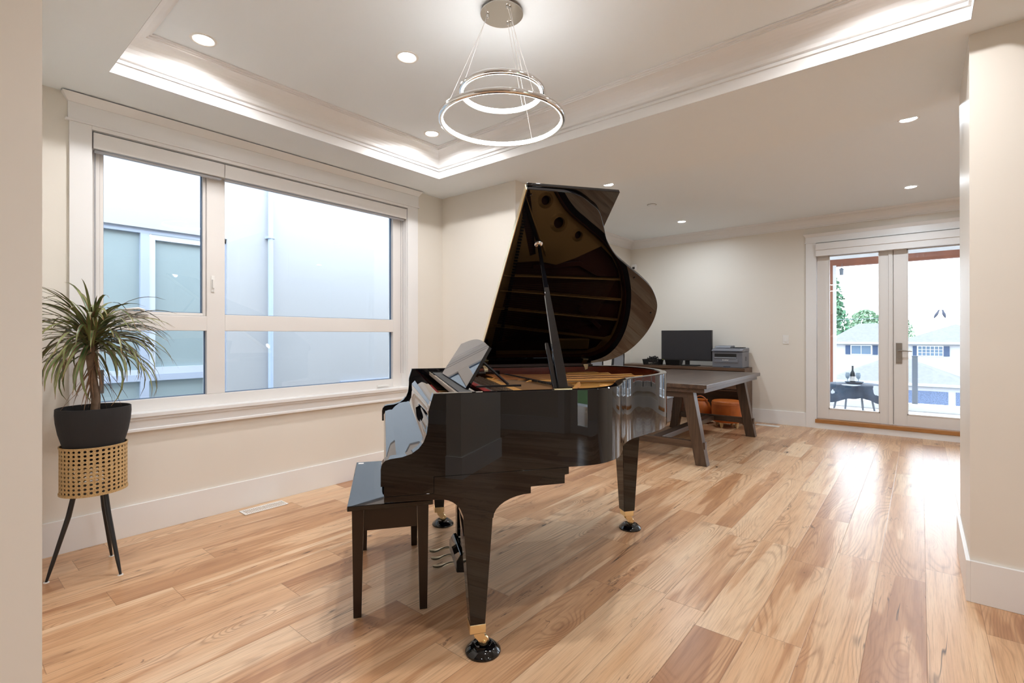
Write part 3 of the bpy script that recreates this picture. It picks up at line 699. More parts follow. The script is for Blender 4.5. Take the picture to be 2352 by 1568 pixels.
def ferrule(l, cx, cy):
    s = MB().box(cx-.030, cx+.030, cy-.032, cy+.032, .086, .120); s.build('brass_ferrule', BRASS, l, bevel=.002)
    ox = cx+.008
    s = MB()
    s.tube([(ox, cy, .088), (ox, cy, .076)], .013, 14)
    for q in (-.016, .012):
        s.prism([(ox-.020, .080), (ox+.016, .080), (ox+.030, .050), (ox+.026, .034), (ox+.012, .034), (ox-.018, .066)], 1, cy+q, cy+q+.004)
    s.tube([(ox+.018, cy-.020, .043), (ox+.018, cy+.020, .043)], .006, 12)
    n0 = len(s.v); s.lathe([(.0001, -.010), (.018, -.010), (.021, -.006), (.021, .006), (.018, .010), (.0001, .010)], n=28)
    s.xf(Matrix.Translation((ox+.018, cy, .043)) @ Matrix.Rotation(PI/2, 4, 'X'), n0)
    s.build('caster', BRASS, l, smooth=40)
front_leg(0.0, -1); front_leg(1.303, 1)
s = MB().hexa([(1.053, .908, .117), (1.123, .908, .117), (1.123, .978, .117), (1.053, .978, .117)], [(1.030, .885, .600), (1.146, .885, .600), (1.146, 1.001, .600), (1.030, 1.001, .600)])
s.box(1.030, 1.146, .885, 1.001, .600, .699)
tl = s.build('leg', BLACK, pn, bevel=.003); ferrule(tl, 1.088, .943)
# caster cups (stand on the floor, under the wheels)
def to_world(x, y): return (PX + x*math.cos(PR) - y*math.sin(PR), PY + x*math.sin(PR) + y*math.cos(PR))
cupm = MB().lathe([(.0001, .0), (.066, .0), (.068, .004), (.066, .010), (.052, .022), (.042, .030), (.036, .031), (.031, .026), (.026, .0225), (.0001, .0218)], n=48, caps=False)
cup0 = cupm.build('caster_cup', BLACK, None, smooth=50)
tag(cup0, 'round black caster cup under the nearest piano leg', 'caster cup', 'caster cups under the piano legs')
cup0.location = (*to_world(-.004, 0), 0)
for (x, y, l) in ((-.004, 1.303, 'round black caster cup under the piano leg by the bench and the window wall'), (1.110, .943, 'round black caster cup under the piano tail leg on the right')):
    c = cup0.copy(); COL.objects.link(c); c['label'] = l; c.location = (*to_world(x, y), 0)
# pedal lyre
s = MB()
s.hexa([(-.005, .50, .595), (.045, .50, .595), (.045, .82, .595), (-.005, .82, .595)], [(-.005, .48, .6245), (.045, .48, .6245), (.045, .84, .6245), (-.005, .84, .6245)])
for y in (.555, .725):
    s.box(.000, .040, y-.020, y+.040, .155, .597)
s.prism([(.012, .140), (-.010, .135), (-.028, .105), (-.028, .052), (.042, .045), (.042, .140)], 1, .53, .80)
s.build('pedal_lyre', BLACK, pn, smooth=0, bevel=.004)
s = MB(); s.tube([(.04, .575, .14), (.30, .575, .66)], .008, 10); s.tube([(.04, .755, .14), (.30, .755, .66)], .008, 10); s.build('lyre_brace', BRASS, pn, smooth=40)
for y in (.575, .665, .755):
    R = []
    for x, wd, z, th_ in ((-.035, .008, .083, .006), (-.055, .008, .083, .006), (-.075, .010, .079, .006), (-.095, .016, .073, .005), (-.112, .020, .072, .005), (-.128, .018, .074, .005), (-.137, .010, .076, .004)):
        R.append([(x, y+wd*math.cos(2*PI*i/16), z+th_*math.sin(2*PI*i/16)) for i in range(16)])
    MB().rings(R, True, True).build('pedal', SILVER, pn, smooth=50)
# iron plate
ZP = .926
IP = offset(INN, .006)
ke = [p for p in IP if p[0] > .225]
outer = ke
def seg(poly): return poly
treble_in = [(.62, .20), (.60, .64)]
# openings between the struts (soundboard and strings show through)
holes = []
def circ(cx, cy, r, n=28): return [(cx+r*math.cos(2*PI*i/n), cy+r*math.sin(2*PI*i/n)) for i in range(n)]
holes += [circ(.613, .323-.02, .030), circ(.715, .435, .036), circ(.856, .505, .026)]
holes.append([(.46, .70), (.60, .685), (.73, .705), (.86, .655), (1.03, .57), (1.12, .64), (1.20, .75), (1.205, .782), (.44, .777)])
holes.append([(.43, .793), (1.21, .798), (1.235, .87), (1.238, .925), (.80, .898), (.415, .874)])
holes.append([(.41, .890), (.80, .914), (1.24, .941), (1.235, 1.072), (.80, 1.035), (.39, .998)])
holes.append([(.385, 1.014), (.80, 1.051), (1.23, 1.088), (1.20, 1.195), (1.15, 1.212), (.90, 1.180), (.36, 1.115)])
holes.append([(.355, 1.131), (.90, 1.196), (1.145, 1.228), (1.10, 1.285), (1.03, 1.308), (.33, 1.308)])
holes.append([(.45, .10), (.50, .22), (.545, .43), (.585, .64), (.545, .655), (.48, .44), (.43, .20)])
plt = plate2d(outer, holes, ZP-.012, ZP, 'cast_iron_plate', GOLD, pn)
b = plt.modifiers.new('bevel', 'BEVEL'); b.width = .003; b.segments = 2; b.limit_method = 'ANGLE'
for (cx, cy, r) in ((.613, .303, .030), (.715, .435, .036), (.856, .505, .026)):
    prof = [(r*1.75, ZP-.001), (r*1.45, ZP+.004), (r*1.2, ZP+.013), (r*1.05, ZP+.016), (r*.97, ZP+.012), (r*.96, ZP-.012)]
    MB().rings([[(cx+q*math.cos(2*PI*i/32), cy+q*math.sin(2*PI*i/32), z) for i in range(32)] for q, z in prof], True, False).build('plate_boss', GOLD, plt, smooth=60)
# struts
def strut(p, q, wd=.006, z1=ZP+.020):
    p = Vector(p); q = Vector(q); d = (q-p).normalized(); n = Vector((-d.y, d.x))*wd
    A = [p+n, q+n, q-n, p-n]; e = .05
    top_ = [p+n*.7+d*e, q+n*.7-d*e, q-n*.7-d*e, p-n*.7+d*e]
    MB().hexa([(v.x, v.y, ZP-.004) for v in A], [(v.x, v.y, z1) for v in top_]).build('plate_strut', GOLD, plt, bevel=.003)
strut((.36, .785), (1.20, .79)); strut((.34, .882), (1.24, .935)); strut((.30, 1.00), (1.24, 1.08)); strut((.26, 1.115), (1.14, 1.215))
strut((.34, .02), (.66, .66), .008, ZP+.022)
MB().box(.80, 1.03, 1.215, 1.29, ZP-.002, ZP+.022).build('plate_horn', GOLD, plt, bevel=.006)
# strings: parallel sets over the struts' openings
s = MB(); n = 0
def wire(p, q, z0, z1, r=.0007): s.tube([(p[0], p[1], z0), (q[0], q[1], z1)], r, 4, False)
for i in range(60):
    t = i/59; y0 = .10+.66*t; x1 = .62+.55*t; y1 = .12+.70*t + .02
    if y1 < .62:
        x1 = .54+.12*t
    wire((.26, y0+.18), (x1, y1+.12), ZP+.012, ZP+.006)
s.build('treble_strings', STEEL, pn, kind='stuff')
s = MB()
for i in range(30):
    t = i/29; wire((.26, .86+.40*t), (1.16-.12*t, .80+.30*t), ZP+.020, ZP+.014, .0013)
s.build('bass_strings', COPPER, pn, kind='stuff')
s = MB(); s.prism([(.58, .715), (.90, .68), (1.10, .76), (1.12, .80), (1.09, .80), (.90, .71), (.58, .745)], 2, .868, .905); s.prism([(.95, .99), (1.12, 1.13), (1.10, 1.15), (.93, 1.01)], 2, .868, .915)
s.build('bridge', SOUND, pn, bevel=.002)
# dampers
s = MB()
for i in range(46):
    t = i/45; y = .36+.86*t; x = .475-.10*t
    s.box(x, x+.022, y-.006, y+.006, ZP+.014, ZP+.024)
s.build('damper_heads', SATIN, pn, kind='stuff')
# tuning pins and red felt, pin block
s = MB()
for i in range(72):
    for j in range(3):
        t = i/71; s.tube([(.150+.030*j+.008*(i % 2), .06+1.18*t, ZP-.002), (.150+.030*j+.008*(i % 2), .06+1.18*t, ZP+.012)], .0026, 6)
s.build('tuning_pins', STEEL, pn, kind='stuff')
MB().box(.10, .135, -.02, 1.32, ZP-.014, ZP-.001).build('felt_strip', FELT, pn)
MB().box(.1355, .222, -.02, 1.325, ZP-.014, ZP-.002).build('pin_block', mat('pin_block_wood', srgb(58, 40, 26), .5), pn)
s = MB().box(-.134, .10, B0+.055, B1-.055, .80, .845); s.build('action_shelf', GOLD, pn, bevel=.003)
s = MB().box(-.10, -.075, .0, 1.30, .845, .885); s.build('hammer_rail', FELT, pn)
s = MB()
for i in range(60):
    y = .03+1.25*i/59; s.box(-.12, -.105, y-.004, y+.004, .845, .875)
s.build('action_screws', BRASS, pn, kind='stuff')
# music shelf and desk
s = MB(); s.box(-.085, .0, B0+.10, B1-.10, .944, .962); s.box(-.085, .36, B0+.042, B0+.10, .944, .968); s.box(-.085, .36, B1-.10, B1-.042, .944, .968); s.box(.0, .30, B0+.10, B0+.16, .950, .966); s.box(.0, .30, B1-.16, B1-.10, .950, .966)
ms = s.build('music_shelf', BLACK, pn, bevel=.002)
MB().box(-.072, -.018, B0+.12, B1-.12, .9625, .9645).build('shelf_felt', MATTE, ms)
s = MB().box(-.0875, -.0855, B0+.05, B1-.05, .945, .965); s.build('shelf_edge', mat('pale_edge', srgb(170, 150, 130), .3), ms)
dy0, dy1 = .225, 1.085
prof2 = [(dy0, 0), (dy1, 0), (dy1, .03), (dy1-.03, .205)]
for i in range(13):
    t = i/12; prof2.append((dy1-.03-(dy1-dy0-.06)*t, .205+.036*math.sin(PI*t)))
prof2 += [(dy0+.03, .205), (dy0, .03)]
lean = math.radians(32); s = MB()
pr_, nd = [], len(prof2)
def dk(y, h, o): return (-.034 + h*math.sin(lean) + o*math.cos(lean), y, .970 + h*math.cos(lean) - o*math.sin(lean))
s.add([dk(y, h, 0) for y, h in prof2] + [dk(y, h, .014) for y, h in prof2], [tuple(range(nd)), tuple(reversed(range(nd, 2*nd)))] + [(i, (i+1) % nd, nd+(i+1) % nd, nd+i) for i in range(nd)])
s.build('music_desk', BLACK, pn, bevel=.002)
for y in (dy0+.09, dy1-.09):
    s = MB().tube([dk(y, .14, .016), (.175, y, .972)], .006, 8); s.build('desk_prop', SATIN, pn)
for y in (dy0+.04, dy1-.04):
    s = MB().box(.02, .22, y-.006, y+.006, .968, .976); s.build('desk_rack', SATIN, pn)
# lid
HB, HZ = 1.380, .996
TH = math.radians(35.5)
LM = Matrix.Translation((0, HB, HZ)) @ Matrix.Rotation(-TH, 4, 'X') @ Matrix.Translation((0, -HB, 0))
lidc = [(.236, -.050), (.34, -.050), (.43, -.048), (.50, -.028), (.56, .008), (.609, .045), (.658, .120), (.720, .225), (.806, .322), (.900, .394), (1.025, .483), (1.131, .571), (1.212, .672), (1.262, .765), (1.296, .895), (1.304, 1.04), (1.280, 1.185), (1.225, 1.290), (1.140, 1.350), (1.03, 1.374), (.80, 1.378), (.236, 1.378)]
lp = catmull(lidc[:20], 7) + lidc[20:]
n = len(lp)
s = MB(); inset = [(x, y) for x, y in lp]
s.prism(lp, 2, 0, .019); s.xf(LM); lid = s.build('lid', BLACK, pn, smooth=30, bevel=.003)
s = MB().box(.238, .680, -.056, 1.378, .0205, .0395).xf(LM); s.build('front_lid_flap', BLACK, pn, bevel=.003)
s = MB().box(.2325, .2365, -.045, 1.37, .004, .036).xf(LM); s.build('flap_hinge', BRASS, pn)
MB().box(.24, 1.04, 1.346, 1.3715, ZR-.0005, HZ-.0012).box(.24, 1.04, 1.3715, 1.386, .975, 1.0005).build('hinge_rail', mat('dark_hinge_rail', srgb(60, 34, 22), .5), pn)
for xh in (.262, .965):
    s = MB().prism([(xh, .996), (xh+.034, .996), (xh+.031, .964), (xh+.012, .958)], 1, 1.330, 1.3345)
    s.box(xh, xh+.034, 1.330, 1.372, .9855, .9885)
    q = MB().box(xh-.002, xh+.036, 1.320, 1.372, -.004, -.0005).xf(LM); s.add(q.v, q.f)
    s.tube([(xh, 1.340, .992), (xh+.034, 1.340, .992)], .0045, 10)
    s.build('lid_hinge', BRASS, pn, smooth=30)
# buttons, prop socket, prop sticks
kx, kw = .368, .267
K = LM @ Vector((kx, kw, -.001)); Nn = (LM.to_3x3() @ Vector((0, 0, -1))).normalized()
s = MB().lathe([(.0001, 0), (.020, 0), (.021, .004), (.016, .010), (.010, .013), (.0001, .013)], n=24, caps=False)
s.xf(Matrix.Translation(K) @ Nn.to_track_quat('Z', 'Y').to_matrix().to_4x4()); s.build('prop_socket', CHROME, pn, smooth=40)
for (bx, by) in ((.26, -.02), (.985, .49), (1.235, .80)):
    q = LM @ Vector((bx, by, -.0005)); s = MB().lathe([(.0001, 0), (.006, 0), (.006, .003), (.0001, .004)], n=12, caps=False)
    s.xf(Matrix.Translation(q) @ Nn.to_track_quat('Z', 'Y').to_matrix().to_4x4()); s.build('rubber_button', SATIN, pn)
foot = Vector((.306, -.032, ZR+.001)); tip = K + Nn*.012
def stick(p, q, w0, w1, t0, t1, name):
    d = (q-p).normalized(); n1 = Vector((1, 0, 0)); n1 = (n1-d*n1.dot(d)).normalized(); n2 = d.cross(n1)
    R = []
    for (t, wd, th_) in ((0, w0, t0), (.12, w0*1.05, t0), (.85, w1*1.3, t1), (1, w1, t1)):
        c = p+(q-p)*t; R.append([c+n1*wd+n2*th_, c-n1*wd+n2*th_, c-n1*wd-n2*th_, c+n1*wd-n2*th_])
    MB().rings(R, True, True).build(name, BLACK, pn, bevel=.002)
stick(foot, tip, .019, .0065, .009, .006, 'prop_stick')
stick(foot + Vector((-.026, .012, 0)), foot + (tip-foot)*.27 + Vector((-.034, .012, 0)), .010, .0065, .006, .005, 'half_prop_stick')
MB().box(.262, .335, -.058, -.030, ZR-.001, ZR+.004).build('prop_bracket', BRASS, pn, bevel=.001)

# ================================================================== BENCH
bx, by = to_world(-.337, .702)
bn = thing('piano_bench', 'dark wooden piano bench with a shiny black top pushed under the keyboard', 'bench', (bx, by, 0), PR)
hx, hy = .178, .375
MB().box(-hx, hx, -hy, hy, .458, .480).build('seat', BLACK, bn, bevel=.003)
for sx in (-1, 1):
    for sy in (-1, 1):
        cx, cy = sx*(hx-.042), sy*(hy-.042); cb, cd = sx*(hx-.040), sy*(hy-.036); a, b2_ = .024, .016
        MB().hexa([(cb-b2_, cd-b2_, 0), (cb+b2_, cd-b2_, 0), (cb+b2_, cd+b2_, 0), (cb-b2_, cd+b2_, 0)], [(cx-a, cy-a, .457), (cx+a, cy-a, .457), (cx+a, cy+a, .457), (cx-a, cy+a, .457)]).build('leg', BENCH, bn, bevel=.0015)
for sy in (-1, 1):
    y = sy*(hy-.042); MB().box(-(hx-.067), hx-.067, y-.012, y+.012, .362, .4565).build('apron', BENCH, bn, bevel=.001)
for sx in (-1, 1):
    x = sx*(hx-.042); MB().box(x-.012, x+.012, -(hy-.067), hy-.067, .362, .4565).build('apron', BENCH, bn, bevel=.001)
MB().box(-hx+.012, -hx+.040, hy-.045, hy-.020, .480, .4806).build('sticker', WHITEP, bn, label='small white sticker')

# ================================================================== PLANT STAND, POT, DRACAENA
SX, SY = .582, 3.238
st = thing('plant_stand', 'cane and black metal plant stand on three slim splayed legs', 'plant stand', (SX, SY, 0))
# perforated cane drum: real holes between woven strips
n, rows = 36, 11; zb, zt, R = .418, .640, .134; s = MB()
def drum(th, z, r=R): return (r*math.cos(th), r*math.sin(th), z)
dz = (zt-zb)/rows
for i in range(n):
    for j in range(rows):
        t0, t1 = 2*PI*i/n, 2*PI*(i+1)/n; z0, z1 = zb+dz*j, zb+dz*(j+1); tc_, zc = (t0+t1)/2, (z0+z1)/2
        rt_, rz_ = (t1-t0)*.29, dz*.31; m_ = 8
        o = [(t0, z0), (tc_, z0), (t1, z0), (t1, zc), (t1, z1), (tc_, z1), (t0, z1), (t0, zc)]
        h = [(tc_+rt_*math.cos(a), zc+rz_*math.sin(a)) for a in (-3*PI/4, -PI/2, -PI/4, 0, PI/4, PI/2, 3*PI/4, PI)]
        k = len(s.v); s.v += [drum(*p) for p in o] + [drum(*p) for p in h]
        for q in range(8): s.f.append((k+q, k+(q+1) % 8, k+8+(q+1) % 8, k+8+q))
s.build('cane_drum', CANE, st)
bpy.data.objects['cane_drum'].modifiers.new('solid', 'SOLIDIFY').thickness = .003
for z0, z1 in ((zb-.008, zb+.001), (zt-.001, zt+.007)):
    s = MB(); s.rings([[drum(2*PI*i/48, z, r) for i in range(48)] for r, z in ((R-.002, z0), (R+.003, z0), (R+.003, z1), (R-.002, z1))], True, False, loop=True)
    s.build('cane_edge', CANE, st)
MB().lathe([(.0001, 0), (R-.004, 0), (R-.004, -.008), (.0001, -.008)], (0, 0, zb+.010), 32, False).build('base_plate', SATIN, st)
MB().lathe([(R-.012, 0), (R-.004, 0), (R-.004, .006), (R-.012, .006)], (0, 0, zt-.02), 32, False).build('hoop', SATIN, st)
for (fx, fy) in ((.406, 3.258), (.655, 3.078), (.680, 3.379)):
    dx, dy = fx-SX, fy-SY
    MB().tube([(dx*.42, dy*.42, zb), (dx*.55, dy*.55, zb-.12), (dx*.9, dy*.9, .07), (dx, dy, .004)], [.011, .0115, .0085, .0055], 12).build('leg', SATIN, st, smooth=40)
    q = MB().lathe([(.0001, 0), (.012, 0), (.012, .003), (.0001, .004)], (dx, dy, 0), 16, False); q.build('foot_glide', WHITEP, st)
pt = thing('plant_pot', 'black ribbed tapered plant pot resting in the cane stand', 'pot', (SX, SY, .634))
pp = [(.0001, -.075), (.100, -.075), (.104, -.070), (.112, -.02), (.122, .010), (.139, .075), (.148, .13), (.151, .17), (.150, .198), (.146, .200), (.143, .196), (.141, .16), (.0001, .16)]
MB().lathe(pp, n=64, caps=False).build('pot_body', POT, pt, smooth=50)
MB().lathe([(.0001, .166), (.08, .168), (.1405, .1605)], n=32, caps=False).build('potting_soil', SOIL, pt, smooth=60)
dc = thing('dracaena', 'spiky dragon tree with arching striped leaves growing in the black pot', 'plant', (SX, SY, .634+.165))
trunk = [(.0, .0, -.02), (.006, -.004, .08), (-.004, .004, .18), (-.012, .010, .27), (-.008, .006, .36)]
s = MB().tube(catmull(trunk, 5), [.019]*8+[.017]*13, 12); s.build('trunk', BARK, dc, smooth=50)
MB().box(.018, .036, -.016, -.012, .10, .22).build('plant_tag', mat('grey_tag', srgb(120, 116, 112), .6), dc)
def leaves(name, m, N, base, spec, label=None):
    s = MB(); s.uv = []
    for i in range(N):
        az = random.uniform(0, 2*PI); L, el, wd, droop, z0 = spec(i/N)
        p = Vector((base[0]+random.uniform(-.012, .012), base[1]+random.uniform(-.012, .012), base[2]+z0))
        dirh = Vector((math.cos(az), math.sin(az), 0)); side = Vector((-math.sin(az), math.cos(az), 0)); K_ = 9; k = len(s.v)
        tw = random.uniform(-.5, .5); swy = random.uniform(-.25, .25)
        for j in range(K_+1):
            t = j/K_; e = el - droop*t**1.4
            wj = wd*(.35+2.6*t if t < .25 else 1.0)*(1-max(0, (t-.45)/.55)**1.7) + .0006
            d = (dirh*math.cos(e)+Vector((0, 0, math.sin(e)))).normalized(); nrm = d.cross(side).normalized(); sd = (side*math.cos(tw*t)+nrm*math.sin(tw*t))
            s.v += [tuple(p-sd*wj+nrm*wj*.35), tuple(p), tuple(p+sd*wj+nrm*wj*.35)]; s.uv += [(0, t), (.5, t), (1, t)]
            p = p + d*(L/K_) + side*swy*t*(L/K_)
            if p.y > YW-SY-.04: p.y = YW-SY-.04 + random.uniform(-.006, 0)
            if p.x < -.36: p.x = -.36
        for j in range(K_):
            a = k+3*j; s.f += [(a, a+1, a+4, a+3), (a+1, a+2, a+5, a+4)]
    return s.build(name, m, dc, smooth=80, label=label)
crown_z = .36
leaves('foliage', LEAF, 215, (-.008, .006, crown_z), lambda t: (random.uniform(.30, .46), random.uniform(1.45, -.15)-.2*t, random.uniform(.0055, .0085), random.uniform(1.2, 2.3), random.uniform(-.05, .05)))
leaves('dry_leaves', DRY, 30, (-.004, .004, crown_z-.07), lambda t: (random.uniform(.16, .25), random.uniform(-.75, -1.25), random.uniform(.002, .0035), random.uniform(.2, .5), random.uniform(-.12, .02)), label='brown dried leaves hanging below the crown')

# ================================================================== DINING TABLE
dt = thing('dining_table', 'weathered brown trestle dining table behind the piano', 'table', (4.50, 1.47, 0))
LX, LY = 1.92, 1.08
MB().box(0, LX, 0, LY, .713, .750).build('tabletop', TWX, dt, bevel=.003)
MB().box(.03, LX-.03, .03, LY-.03, .672, .713).build('apron', TWX, dt, bevel=.002)
for xa in (.075, 1.775):
    for sgn in (-1, 1):
        yb, yt = (.075, .20) if sgn < 0 else (LY-.075, LY-.20); hw = .052
        MB().hexa([(xa, yb-hw, 0), (xa+.085, yb-hw, 0), (xa+.085, yb+hw, 0), (xa, yb+hw, 0)], [(xa, yt-hw, .672), (xa+.085, yt-hw, .672), (xa+.085, yt+hw, .672), (xa, yt+hw, .672)]).build('leg', TWZ, dt, bevel=.003)
    MB().box(xa+.018, xa+.067, .045, LY-.045, .150, .215).build('stretcher', TWY, dt, bevel=.002)
    MB().box(xa-.002, xa+.087, .20, LY-.20, .615, .671).build('trestle_head', TWY, dt, bevel=.002)
MB().box(.15, 1.775, LY/2-.05, LY/2+.05, .155, .205).build('long_stretcher', TWX, dt, bevel=.002)

# ================================================================== CONSOLE DESK
cs = thing('console_desk', 'brown wooden console desk against the far wall under the monitor', 'desk', (7.03, 1.80, 0))
CW = 1.80; CD = 7.41-7.03
MB().box(0, CD, 0, CW, .715, .755).build('desktop', CWY, cs, bevel=.003)
for y in (.0, CW-.03): MB().box(.005, CD, y, y+.03, .0, .7145).build('side_panel', CWY, cs, bevel=.002)
MB().box(CD-.015, CD, .03, CW-.03, .03, .7145).build('back_panel', CWY, cs)
MB().box(.02, CD-.015, .03, CW-.03, .44, .455).build('shelf', CWY, cs)
for i in range(3):
    y = .035+i*.578; d = MB().box(.004, .022, y, y+.570, .465, .705).build('drawer', CWY, cs, bevel=.002)
    MB().tube([(-.012, y+.285, .585), (.004, y+.285, .585)], .012, 12).build('drawer_knob', NICKEL, d, smooth=40)
# monitor
mo = thing('computer_monitor', 'black widescreen computer monitor standing on the console desk', 'monitor', (7.17, 2.62, .755))
MB().box(-.055, .0, -.365, .365, .078, .515).build('housing', DKPL, mo, bevel=.004)
MB().box(-.0565, -.055, -.358, .358, .098, .508).build('screen', SCREEN, mo)
MB().box(.0, .035, -.03, .03, .01, .30).build('stand_neck', DKPL, mo, bevel=.003)
MB().box(-.08, .11, -.16, .06, .0, .014).build('stand_base', DKPL, mo, bevel=.004)
MB().box(-.0570, -.0560, .33, .352, .083, .087).build('energy_sticker', mat('yellow_green_sticker', srgb(190, 200, 90), .5), mo)
# printer
pr = thing('printer', 'grey multifunction printer at the right end of the console desk', 'printer', (7.235, 2.035, .755))
s = MB(); s.prism([(-.155, .0), (-.165, .20), (-.165, .215), (.16, .215), (.16, .0)], 1, -.198, .198); s.build('body', GREYP, pr, bevel=.008)
s = MB(); s.prism([(-.178, .218), (-.182, .238), (-.10, .262), (.16, .268), (.16, .218)], 1, -.202, .202); s.build('scanner_unit', GREYP, pr, bevel=.006)
s = MB(); s.prism([(-.08, .268), (-.06, .292), (.13, .300), (.15, .268)], 1, -.02, .19); s.build('feeder_cover', GREYP, pr, bevel=.008)
s = MB(); s.box(-.03, .12, -.17, -.04, .268, .276); s.build('document_slot', DKPL, pr, bevel=.003)
s = MB(); s.add([(-.1845, -.16, .222), (-.1845, .195, .222), (-.128, .195, .2575), (-.128, -.16, .2575), (-.1815, -.16, .218), (-.1815, .195, .218), (-.125, .195, .254), (-.125, -.16, .254)], [(0, 1, 2, 3), (7, 6, 5, 4), (0, 4, 5, 1), (1, 5, 6, 2), (2, 6, 7, 3), (3, 7, 4, 0)]); s.build('control_panel', GREYD, pr)
s = MB(); s.add([(-.178, -.01, .2285), (-.178, .07, .2285), (-.150, .07, .2465), (-.150, -.01, .2465)], [(0, 1, 2, 3)]); s.build('display', mat('blue_display', srgb(48, 70, 150), .3), pr)
MB().box(-.1665, -.163, -.12, .165, .145, .190).build('output_slot', DKPL, pr)
MB().box(-.172, -.160, -.12, .165, .128, .142).build('output_tray', mat('printer_light_grey', srgb(150, 154, 162), .4), pr, bevel=.002)
MB().box(-.1665, -.158, -.14, .17, .072, .124).build('front_door', GREYP, pr, bevel=.003)
MB().box(-.162, -.156, -.04, .05, .0, .022).build('paper_drawer_grip', GREYD, pr)
MB().box(-.02, .03, -.2005, -.198, .09, .15).build('side_vent', GREYD, pr)
def text_mesh(body, size, name, m, parent, mw):
    cu = bpy.data.curves.new(name, 'FONT'); cu.body = body; cu.size = size; cu.extrude = .0004; cu.align_x = 'CENTER'; cu.align_y = 'CENTER'
    t = bpy.data.objects.new('tmp', cu); COL.objects.link(t)
    dg = bpy.context.evaluated_depsgraph_get(); me = bpy.data.meshes.new_from_object(t.evaluated_get(dg)); bpy.data.objects.remove(t); bpy.data.curves.remove(cu)
    me.transform(mw); me.materials.clear(); me.materials.append(m); me.name = name
    o = bpy.data.objects.new(name, me); COL.objects.link(o); o.parent = parent; return o
text_mesh('brother', .026, 'maker_lettering', WHITEP, pr, Matrix.Translation((-.1672, .02, .105)) @ Matrix(((0, 0, -1, 0), (-1, 0, 0, 0), (0, 1, 0, 0), (0, 0, 0, 1))))
MB().box(-.02, .06, .225, .235, 0, .015)
# basket with cables
bs = thing('wire_basket', 'small black slotted basket left of the monitor on the console desk', 'basket', (7.16, 3.135, .755))
s = MB(); a, b_2, h = .10, .125, .080
s.box(-a*.85, a*.85, -b_2*.9, b_2*.9, 0, .006)
for i in range(21):
    t = -1+2*i/20
    for sx in (-1, 1): s.hexa([(sx*a*.85-.002, t*b_2*.9-.0025, 0), (sx*a*.85+.002, t*b_2*.9-.0025, 0), (sx*a*.85+.002, t*b_2*.9+.0025, 0), (sx*a*.85-.002, t*b_2*.9+.0025, 0)], [(sx*a-.002, t*b_2-.0025, h), (sx*a+.002, t*b_2-.0025, h), (sx*a+.002, t*b_2+.0025, h), (sx*a-.002, t*b_2+.0025, h)])
    for sy in (-1, 1): s.hexa([(t*a*.85-.0025, sy*b_2*.9-.002, 0), (t*a*.85+.0025, sy*b_2*.9-.002, 0), (t*a*.85+.0025, sy*b_2*.9+.002, 0), (t*a*.85-.0025, sy*b_2*.9+.002, 0)], [(t*a-.0025, sy*b_2-.002, h), (t*a+.0025, sy*b_2-.002, h), (t*a+.0025, sy*b_2+.002, h), (t*a-.0025, sy*b_2+.002, h)])
s.build('basket_body', DKPL, bs)
s = MB(); s.box(-a-.004, a+.004, -b_2-.004, -b_2+.004, h-.006, h+.003); s.box(-a-.004, a+.004, b_2-.004, b_2+.004, h-.006, h+.003); s.box(-a-.004, -a+.004, -b_2, b_2, h-.006, h+.003); s.box(a-.004, a+.004, -b_2, b_2, h-.006, h+.003); s.build('basket_rim', DKPL, bs, bevel=.002)
s = MB(); rnd = random.Random(4)
for i in range(9):
    pts_ = [(rnd.uniform(-.06, .06), rnd.uniform(-.085, .085), rnd.uniform(.03, .125)) for _ in range(7)]
    s.tube(catmull(pts_, 5), .0045, 6)
tag(s.build('charging_cables', DKPL, None, smooth=50), 'tangle of black cables heaped in the small slotted basket', 'cables', kind='stuff').location = (7.16, 3.135, .758)
# second basket / box behind the monitor
bz = thing('storage_basket', 'low black basket half hidden behind the left edge of the monitor', 'basket', (7.29, 2.86, .755))
MB().hexa([(-.07, -.10, 0), (.07, -.10, 0), (.07, .10, 0), (-.07, .10, 0)], [(-.08, -.115, .085), (.08, -.115, .085), (.08, .115, .085), (-.08, .115, .085)]).build('basket_body', DKPL, bz, bevel=.004)
# orange ottoman and orange jug
ot = thing('ottoman', 'round orange leather ottoman on short cream legs under the console desk', 'ottoman', (6.78, 1.955, 0))
MB().lathe([(.0001, .070), (.16, .070), (.176, .078), (.182, .10), (.188, .20), (.186, .318), (.180, .338), (.165, .345), (.0001, .345)], n=48, caps=False).build('cushion_body', ORANGE, ot, smooth=50)
MB().lathe([(.1885, .302), (.1915, .306), (.1885, .310)], n=48, caps=False).build('piping', ORANGE, ot)
for k in range(4):
    a = k*PI/2+PI/4+.58; MB().lathe([(.012, 0), (.020, .030), (.025, .071)], (.135*math.cos(a), .135*math.sin(a), 0), 16).build('leg', CREAM, ot, smooth=50)
oj = thing('leather_bag', 'rounded orange leather bag with a loop handle left of the ottoman', 'bag', (6.90, 2.33, 0))
MB().lathe([(.0001, .0), (.09, .0), (.125, .03), (.14, .12), (.135, .20), (.11, .27), (.085, .30), (.09, .32), (.0001, .32)], n=40, caps=False).build('bag_body', ORANGE, oj, smooth=50)
s = MB(); s.tube([(-.05, -.01+.10*math.cos(PI*i/10), .24+.13*math.sin(PI*i/10)) for i in range(11)], .008, 8); s.build('loop_handle', mat('tan_leather', srgb(176, 92, 40), .5), oj, smooth=50)
